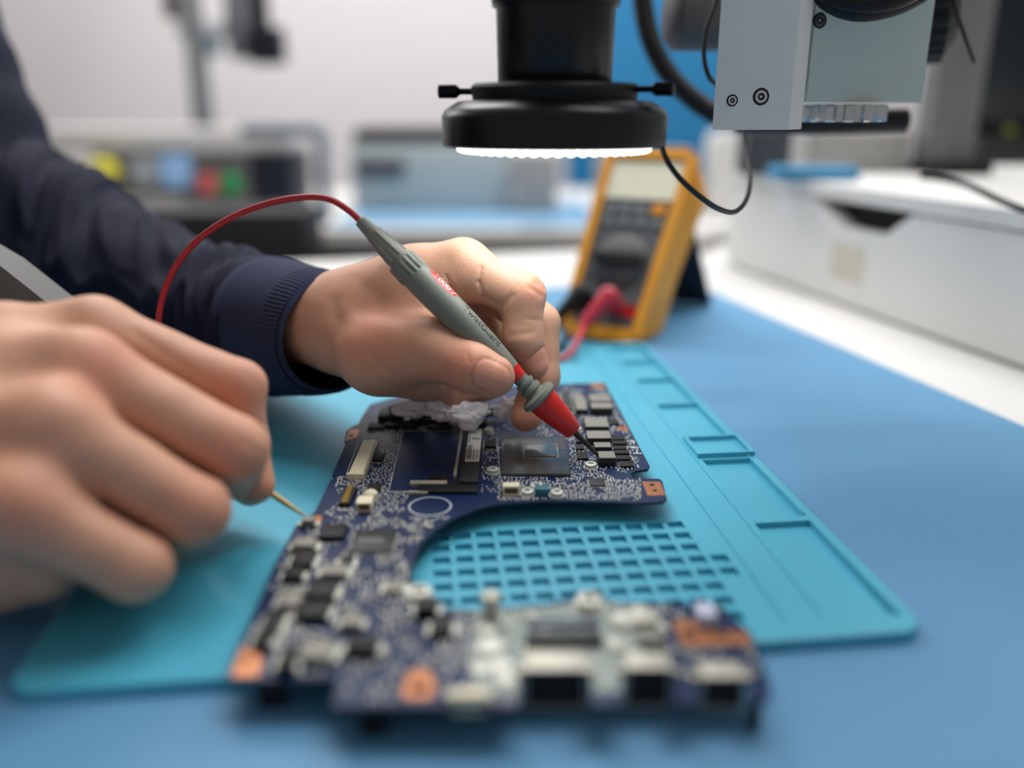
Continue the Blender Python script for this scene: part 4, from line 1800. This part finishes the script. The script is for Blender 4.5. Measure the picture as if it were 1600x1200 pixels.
g0, g1, g2, g3 = solve_v(1272, 322), solve_v(1322, 356), solve_v(1385, 358), solve_v(1428, 330)
outl = [(V1 - .001, .001), (V0, .001), (V0, zt_), (g3, zt_), (g2, zn), (g1, zn), (g0, zt_), (V1 - .001, zt_)]
for u in (-.0005, .0145):
    pass
lo = [b.verts.new(CP(-.0005, v, z)) for v, z in outl]
hi = [b.verts.new(CP(.012, v, z)) for v, z in outl]
nn = len(outl)
for i in range(nn):
    b.faces.new((lo[i], lo[(i + 1) % nn], hi[(i + 1) % nn], hi[i]))
b.faces.new(lo)
b.faces.new(list(reversed(hi)))
b.normal_update()
bmesh.ops.triangulate(b, faces=[f for f in b.faces if len(f.verts) > 4])
df = obj('drawer_front', b, m_cab, cb)
b = BM()
prism(b, [CP(.0125, g3 - .004), CP(.0142, g3 - .004), CP(.0142, g0 + .004), CP(.0125, g0 + .004)], zn - .003, .0832)
obj('grip_recess', b, m_hole, df)
b = BM()
s0, s1 = solve_v(1300, 400), solve_v(1352, 400)
prism(b, [CP(-.0008, s1), CP(-.0003, s1), CP(-.0003, s0), CP(-.0008, s0)], .020, .050)
o = obj('paper_sticker', b, mat('beige_sticker', (206, 202, 186), 0.7), df)
o['label'] = 'faded beige sticker'
# ---- dark screen and bits on the cabinet
m_scr = mat('dark_screen', (20, 30, 38), 0.25, var=0.1, scale=3, spec=0.4)
sc0 = CP(.20, .02)
b = BM()
P1, P2 = Q(1508, 200, 1.02), Q(1800, 200, 1.02)
bb(b, P1.x, P2.x, P1.y, P1.y + .03, ZC + .03, .48)
mon = empty('monitor', (P1.x + .1, P1.y + .01, ZC), 'dark switched-off monitor at the picture edge behind the grey pillar', 'monitor')
obj('screen', b, m_scr, mon, bevel=.004)
b = BM()
bb(b, P1.x - .01, P2.x, P1.y - .06, P1.y + .06, ZC + .0005, ZC + .032)
obj('stand_base', b, mat('black_plastic', (24, 22, 24), 0.5), mon, bevel=.004)
b = BM()
lp = Q(1582, 207, 1.015)
lathe(b, (lp.x, P1.y - .0002, lp.z), (0, -1, 0), [(0, .0085), (.0015, .0085), (.003, .006)], 24)
obj('status_lamp', b, mat('yellow_green_lamp', (100, 108, 34), 0.4, emit=0.15), mon, smooth=True)


def boxobj(name, label, cat, x0, x1, y0, y1, z0, z1, m, bevel=.004, group=None):
    b = BM()
    bb(b, x0, x1, y0, y1, z0, z1)
    return tag(obj(name, b, m, None, bevel=bevel), label, cat, group)


def pxbox(name, label, cat, px, zc, depth, m, bevel=.004, zbase=None, parent=None, group=None):
    """a box whose front face fills picture rectangle px at depth zc"""
    x0, y0, x1, y1 = px
    a, c = Q(x0, (y0 + y1) / 2, zc), Q(x1, (y0 + y1) / 2, zc)
    Y = a.y
    zl = zat(y1, Y) if zbase is None else zbase
    zh = zat(y0, Y)
    b = BM()
    bb(b, a.x, c.x, Y, Y + depth, zl, zh)
    o = obj(name, b, m, parent, bevel=bevel)
    if parent is None:
        tag(o, label, cat, group)
    elif label:
        o['label'] = label
    return o


m_dgrey = mat('dark_grey_plastic', (74, 76, 80), 0.5)
m_lgrey = mat('light_grey_plastic', (164, 162, 160), 0.55)
m_btray = mat('blue_tray', (66, 146, 190), 0.5)
pxbox('storage_box', 'dark grey box on the cabinet top, behind the hanging cable loop', 'box', (1166, 190, 1238, 283), .82, .04, m_dgrey, zbase=ZC)
pxbox('metal_case', 'light grey metal case on the cabinet between the dark box and the pillar', 'case', (1262, 205, 1424, 262), .86, .05, m_lgrey, zbase=ZC)
pxbox('blue_tray', 'flat bright blue tray on the cabinet top under the silver block', 'tray', (1215, 262, 1345, 280), .76, .035, m_btray, zbase=ZC, bevel=.002)
b = BM()
tube(b, [Q(1440, 275, .60), Q(1475, 279, .585), Q(1510, 288, .565), Q(1560, 312, .53), Q(1600, 328, .50), Q(1660, 350, .48)], .0022, 12)
tag(obj('power_cable', b, m_anom, None, smooth=True), 'black cable trailing off the front edge of the white cabinet', 'cable')

# ------------------------------------------------------------------ yellow multimeter leaning on its stand
m_yel = mat('yellow_holster', (226, 152, 20), 0.5, var=0.03, scale=20)
m_face = mat('dark_grey_face', (84, 88, 92), 0.5, var=0.05)
m_lcd = mat('lcd_glass', (240, 238, 214), 0.4, var=0.02)
m_key = mat('grey_key', (120, 124, 128), 0.5)
BL, BR = G(874, 524, .001), G(1006, 530, .001)
mc = Q(940, 528, .60)
mm_root = empty('multimeter', tuple(G(938, 528, 0)), 'yellow and grey digital multimeter leaning back on its stand on the blue mat', 'multimeter')
# local frame: x across the face, y up along the face, z out of the face (towards the camera side)
yaw = math.radians(-30)
tilt = math.radians(36)
MW, MH_, MT = .076, .158, .036
gx = Vector((math.cos(yaw), math.sin(yaw), 0))
gback = Vector((-math.sin(yaw), math.cos(yaw), 0))
gy = (Vector((0, 0, 1)) * math.cos(tilt) + gback * math.sin(tilt)).normalized()
gz = gx.cross(gy)
gO = G(934, 531, .0008)
MM = Matrix(((gx.x, gy.x, gz.x, gO.x), (gx.y, gy.y, gz.y, gO.y), (gx.z, gy.z, gz.z, gO.z), (0, 0, 0, 1)))


def mpts(lst, z0, z1, b, bev=0, mi=0):
    lst = [(x * (.83 + .17 * min(1, max(0, y) / .13)), y) for x, y in lst]
    lo = [b.verts.new(MM @ Vector((x, y, z0))) for x, y in lst]
    hi = [b.verts.new(MM @ Vector((x, y, z1))) for x, y in lst]
    n = len(lst)
    for i in range(n):
        b.faces.new((lo[i], lo[(i + 1) % n], hi[(i + 1) % n], hi[i]))
    b.faces.new(hi)
    b.faces.new(list(reversed(lo)))
    return b


def mbox(x0, x1, y0, y1, z0, z1, name, m, parent, bev=.001):
    b = BM()
    mpts([(x0, y0), (x1, y0), (x1, y1), (x0, y1)], z0, z1, b)
    return obj(name, b, m, parent, bevel=bev)


hw = MW / 2
b = BM()
waist = [(-hw + .003, 0), (hw - .003, 0), (hw, .006), (hw - .003, .07), (hw - .001, .12), (hw + .001, MH_ - .02), (hw - .008, MH_), (-hw + .008, MH_), (-hw - .001, MH_ - .02), (-hw + .001, .12), (-hw + .003, .07), (-hw, .006)]
mpts(waist, -MT, -.004, b)
for v in b.verts:                            # the holster's heel is cut so that it stands flat
    q = MM.inverted() @ v.co
    if q.y < .03 and q.z < -.02:
        q.y = max(q.y, -q.z * math.tan(tilt) + .0005)
        v.co = MM @ q
hol = obj('holster', b, m_yel, mm_root, bevel=.004)
for (x0, x1, y0, y1) in ((-hw + .001, -hw + .009, .004, MH_ - .006), (hw - .009, hw - .001, .004, MH_ - .006), (-hw + .006, hw - .006, 0, .010), (-hw + .008, hw - .008, MH_ - .010, MH_)):
    mbox(x0, x1, y0, y1, -.006, .004, 'holster_rim', m_yel, hol, .002)
fc = mbox(-hw + .008, hw - .008, .009, MH_ - .009, -.006, .001, 'front_panel', m_face, mm_root, .001)
mbox(-.028, .028, .114, .146, .0005, .0022, 'display', m_lcd, mm_root, .001)
mbox(.014, .024, .102, .110, .0005, .003, 'orange_button', mat('orange_key', (236, 150, 30), 0.5), mm_root, .0015)
for i in range(3):
    mbox(-.025 + i * .0125, -.016 + i * .0125, .102, .109, .0005, .0025, 'button', m_key, mm_root, .001)
for i in range(4):
    mbox(-.025 + i * .0138, -.016 + i * .0138, .092, .098, .0005, .0025, 'button', m_key, mm_root, .001)
b = BM()
dc = MM @ Vector((0, .062, .0005))
lathe(b, dc, gz, [(0, .021), (.003, .021), (.005, .018)], 48)
dl = obj('selector_dial', b, mat('dial_grey', (62, 64, 68), 0.5), mm_root, smooth=True, angle=40)
mbox(-.021, .021, .0590, .0650, .005, .010, 'dial_grip', m_blk, dl, .001)
for x in (-.019, -.0065, .0065, .019):
    b = BM()
    jc = MM @ Vector((x, .024, .0005))
    lathe(b, jc, gz, [(0, .005), (.002, .005), (.002, .004), (.0006, .004)], 28)
    obj('jack', b, m_red if x > .015 else m_blk, mm_root, smooth=True, angle=40)
# stand at the back
b = BM()
t0 = MM @ Vector((0, .12, -MT + .002))
f0 = gO + gback * (.148) + Vector((0, 0, 0))
f0.z = .0008
for s_ in (1,):
    hx = gx * .030
    d_ = (f0 - t0).normalized()
    up_ = gx.cross(d_).normalized() * .004
    vs_ = [b.verts.new(p) for p in (t0 - hx, t0 + hx, f0 + hx + gx * .006, f0 - hx - gx * .006, t0 - hx + up_, t0 + hx + up_, f0 + hx + gx * .006 + up_, f0 - hx - gx * .006 + up_)]
    for q in ((0, 1, 2, 3), (4, 7, 6, 5), (0, 4, 5, 1), (1, 5, 6, 2), (2, 6, 7, 3), (3, 7, 4, 0)):
        b.faces.new([vs_[i] for i in q])
zmin = min(v.co.z for v in b.verts)
for v in b.verts:
    v.co.z += max(0, .0006 - zmin) if v.co.z < .01 else 0
obj('tilt_stand', b, mat('dark_navy_plastic', (22, 28, 44), 0.5), mm_root, bevel=.001)

# red plug and lead in the lower jack, black one next to it
for (xj, mcol, nm, lab_, endp) in ((.0095, mat('raspberry_red', (196, 36, 62), 0.4), 'test_lead', 'red right-angle plug and lead in the lower jack of the multimeter', [Q(905, 527, .56), G(880, 560, .0056), G(800, 575, .0056), G(700, 580, .0058)]),
                                   (-.0125, m_blk, 'test_lead', 'black plug and lead beside the red plug of the multimeter', [Q(885, 527, .57), G(860, 548, .0056), G(780, 560, .0056)])):
    j0 = MM @ Vector((xj, .024, .0045))
    r_ = empty(nm, tuple(j0), lab_, 'test lead', None)
    b = BM()
    j1 = j0 + gz * .020
    lathe(b, j0 - gz * .0015, gz, [(0, .0060), (.016, .0072), (.024, .0066), (.026, .004)], 24)
    obj('plug', b, mcol, r_, smooth=True, angle=40)
    b = BM()
    j2 = j1 - gy * .024 + gz * .004 - gx * .010
    tube(b, [j1, j1 * .5 + j2 * .5, j2], lambda t: .0062 - .002 * t, 14)
    obj('plug_boot', b, mcol, r_, smooth=True)
    b = BM()
    tube(b, [j2] + endp, .0022, 12)
    obj('lead', b, mcol, r_, smooth=True)

# ------------------------------------------------------------------ grey case by the far sleeve, cut by the picture's left edge
gt = empty('grey_tool', tuple(Q(-30, 470, .36)), 'grey angled bar with a dark slot between the two arms', 'tool holder')
b = BM()
pp = [(-120, 345), (0, 415), (95, 490), (140, 530), (100, 580), (-120, 520)]
lo = [Q(x, y, .385) for x, y in pp]
hi = [Q(x, y, .385) + Vector((0, .02, 0)) for x, y in pp]
vl = [b.verts.new(p) for p in lo]
vh = [b.verts.new(p) for p in hi]
for i in range(6):
    b.faces.new((vl[i], vl[(i + 1) % 6], vh[(i + 1) % 6], vh[i]))
b.faces.new(vl)
b.faces.new(list(reversed(vh)))
obj('bar', b, mat('warm_grey_plastic', (92, 92, 90), 0.5), gt, bevel=.002)
b = BM()
pp = [(-60, 462), (5, 468), (40, 484), (66, 500), (40, 520), (-60, 500)]
vl = [b.verts.new(Q(x, y, .384)) for x, y in pp]
vh = [b.verts.new(Q(x, y, .384) + Vector((0, .004, 0))) for x, y in pp]
for i in range(6):
    b.faces.new((vl[i], vl[(i + 1) % 6], vh[(i + 1) % 6], vh[i]))
b.faces.new(vl)
b.faces.new(list(reversed(vh)))
obj('slot', b, m_hole, gt)

# ------------------------------------------------------------------ far bench and what stands on it
YB = 1.5
ZB = zat(358, YB)
fbn = empty('far_bench', (-.4, 1.8, -.75), 'second white workbench standing across the room behind the blue mat', 'workbench')
b = BM()
bb(b, -.80, 1.3, YB, 2.3, ZB - .030, ZB)
obj('bench_top', b, m_bench, fbn, bevel=.003)
for x, y in ((-.74, 1.56), (1.24, 1.56), (-.74, 2.24), (1.24, 2.24)):
    b = BM()
    bb(b, x - .03, x + .03, y - .03, y + .03, -.75, ZB - .030)
    obj('leg', b, m_leg, fbn)
b = BM()
bb(b, -.70, 1.2, 2.26, 2.28, -.70, ZB - .030)
obj('back_panel', b, m_dgrey, fbn)
m_pale = mat('pale_blue_plastic', (182, 192, 194), 0.5)
m_blu2 = mat('clear_blue_mat', (120, 164, 198), 0.5)
b = BM()
bb(b, -.32, .16, YB + .03, YB + .45, ZB + .0003, ZB + .004)
tag(obj('bench_mat', b, m_blu2, None, bevel=.001), 'light blue mat on the far white bench below the pale storage tub', 'mat')
# pale tub with a dark lid edge
tb = empty('storage_tub', (-.02, 1.75, ZB), 'pale blue storage tub with a dark rim on the far bench', 'tub')
pxbox('tub_wall', None, None, (548, 226, 800, 312), 1.70, .20, m_pale, .012, zbase=ZB + .0045, parent=tb)
pxbox('rim', None, None, (550, 201, 776, 230), 1.69, .22, mat('charcoal_rim', (24, 22, 25), 0.5), .01, parent=tb)
pxbox('handle', None, None, (556, 250, 632, 274), 1.685, .02, m_dgrey, .006, parent=tb)
pxbox('grey_bin', 'light grey bin beside the pale tub on the far bench', 'bin', (802, 238, 872, 322), 1.66, .10, m_lgrey, .008, zbase=ZB + .0045)
pxbox('shadow_block', 'small dark block standing in for a shadow on the far bench edge behind the pointing finger', 'shadow block', (812, 362, 872, 398), 1.48, .05, m_dgrey, .01, zbase=ZB + .0003).location.y += .03  # dark solid added to imitate the shadow at the bench edge
# soldering stations
st1 = empty('soldering_station', tuple(Q(240, 320, 1.6)), 'grey soldering station with yellow knob and small bright displays on the far bench', 'station')
m_st = mat('station_grey', (104, 104, 104), 0.5)
pxbox('case', None, None, (150, 232, 296, 335), 1.62, .16, m_st, .008, zbase=ZB + .001, parent=st1)
pxbox('display', None, None, (203, 248, 246, 290), 1.60, .025, mat('grey_display', (168, 174, 180), 0.4), .003, parent=st1)
pxbox('display', 'light blue display', None, (252, 244, 294, 292), 1.60, .025, mat('blue_display', (140, 178, 222), 0.4, emit=.25), .003, parent=st1)
pxbox('shelf_plate', None, None, (150, 308, 298, 326), 1.60, .03, m_lgrey, .004, parent=st1)
b = BM()
c = Q(160, 270, 1.60)
lathe(b, c, (0, -1, 0), [(-.02, .026), (.01, .026), (.02, .020)], 32)
obj('yellow_knob', b, mat('yellow_plastic', (214, 204, 60), 0.5), st1, smooth=True, angle=40)
st2 = empty('power_supply', tuple(Q(380, 330, 1.55)), 'grey instrument with red and green buttons and a black side on the far bench', 'instrument')
pxbox('case', None, None, (302, 236, 392, 330), 1.56, .16, m_st, .006, zbase=ZB + .001, parent=st2)
pxbox('side_panel', None, None, (393, 238, 456, 338), 1.56, .16, mat('black_blue_panel', (26, 32, 46), 0.5), .006, zbase=ZB + .001, parent=st2)
for (x, col, nm) in ((325, (206, 92, 96), 'red'), (360, (40, 156, 92), 'green')):
    c = Q(x, 288, 1.555)
    b = BM()
    lathe(b, c, (0, -1, 0), [(-.01, .019), (.008, .019), (.012, .014)], 32)
    o = obj('push_button', b, mat(nm + '_button', col, 0.4), st2, smooth=True, angle=40)
    o['label'] = nm + ' round button'
pxbox('white_shelf', 'long pale shelf box above the soldering stations', 'shelf', (60, 200, 455, 236), 1.60, .08, mat('pale_shelf', (232, 230, 228), 0.5), .006).location.y += .0
for o in [COL.objects.get('white_shelf')]:
    pass
pxbox('black_case', 'black case at the end of the far bench behind the sleeve', 'case', (120, 330, 480, 412), 1.30, .12, mat('black_case', (34, 34, 38), 0.6), .01, zbase=-.75 if False else zat(470, 1.24))
# pole with a lamp head and a black screen
pole = empty('pole_stand', tuple(Q(318, 215, 1.75)), 'grey pole carrying a white lamp joint and a small black screen', 'stand')
b = BM()
p0 = Q(322, 225, 1.86)
lathe(b, (p0.x, p0.y, ZB + .0005), (0, 0, 1), [(0, .045), (.012, .045), (.014, .024), (.15, .024), (.5, .018), (.60, .018)], 32)
obj('pole', b, mat('pole_grey', (132, 134, 138), 0.45, 0.3), pole, smooth=True, angle=40)
pxbox('joint', None, None, (308, 58, 336, 86), 1.80, .04, mat('teal_joint', (84, 116, 128), 0.5), .006, parent=pole)
pxbox('lamp_head', None, None, (272, 28, 352, 62), 1.81, .05, mat('off_white_plastic', (206, 206, 210), 0.5), .015, parent=pole)
pxbox('camera_grip', None, None, (252, -20, 276, 30), 1.82, .03, mat('dark_bronze', (74, 66, 58), 0.5), .01, parent=pole)
pxbox('bracket', None, None, (350, -30, 384, 92), 1.80, .04, mat('mid_grey_bracket', (110, 112, 118), 0.5), .01, parent=pole)
pxbox('screen', None, None, (380, -40, 414, 98), 1.89, .05, m_hole, .01, parent=pole)
pxbox('screen_foot', None, None, (384, 40, 440, 100), 1.80, .05, mat('black_blue_screen', (20, 22, 34), 0.4), .01, parent=pole)
# bent tube frame
b = BM()
tube(b, [Q(378, 203, 1.54), Q(440, 203, 1.54), Q(490, 204, 1.54), Q(502, 214, 1.54), Q(503, 260, 1.54), Vector((Q(503, 260, 1.54).x, Q(503, 260, 1.54).y, ZB + .001))], .012, 14, smooth_n=8)
tag(obj('tube_frame', b, mat('blue_grey_tube', (112, 122, 136), 0.4), None, smooth=True), 'blue-grey bent tube frame standing on the far bench', 'frame')
# blue wall panel
m_bpan = mat('blue_panel', (30, 126, 180), 0.55, var=0.02, scale=4)
b = BM()
pa, pb_ = Q(884, 215, 2.86), Q(1130, 215, 2.86)
bb(b, pa.x, pb_.x, 2.86, 2.895, zat(330, 2.86), 1.6)
tag(obj('wall_panel', b, m_bpan), 'tall bright blue panel fixed on the white wall behind the lens barrel', 'panel')
pxbox('white_canister', 'white canister behind the multimeter and below the silver block', 'canister', (1108, 205, 1158, 262), 1.62, .05, m_bench, .02, zbase=ZB + .001)
pxbox('paper_box', 'white box behind the top of the yellow multimeter', 'box', (935, 236, 1085, 330), 1.64, .08, m_lgrey, .01, zbase=ZB + .001)
pxbox('instrument_case', 'grey case with black lid between multimeter and white cabinet', 'case', (1050, 372, 1122, 408), 1.00, .07, m_lgrey, .006, zbase=-.0015)
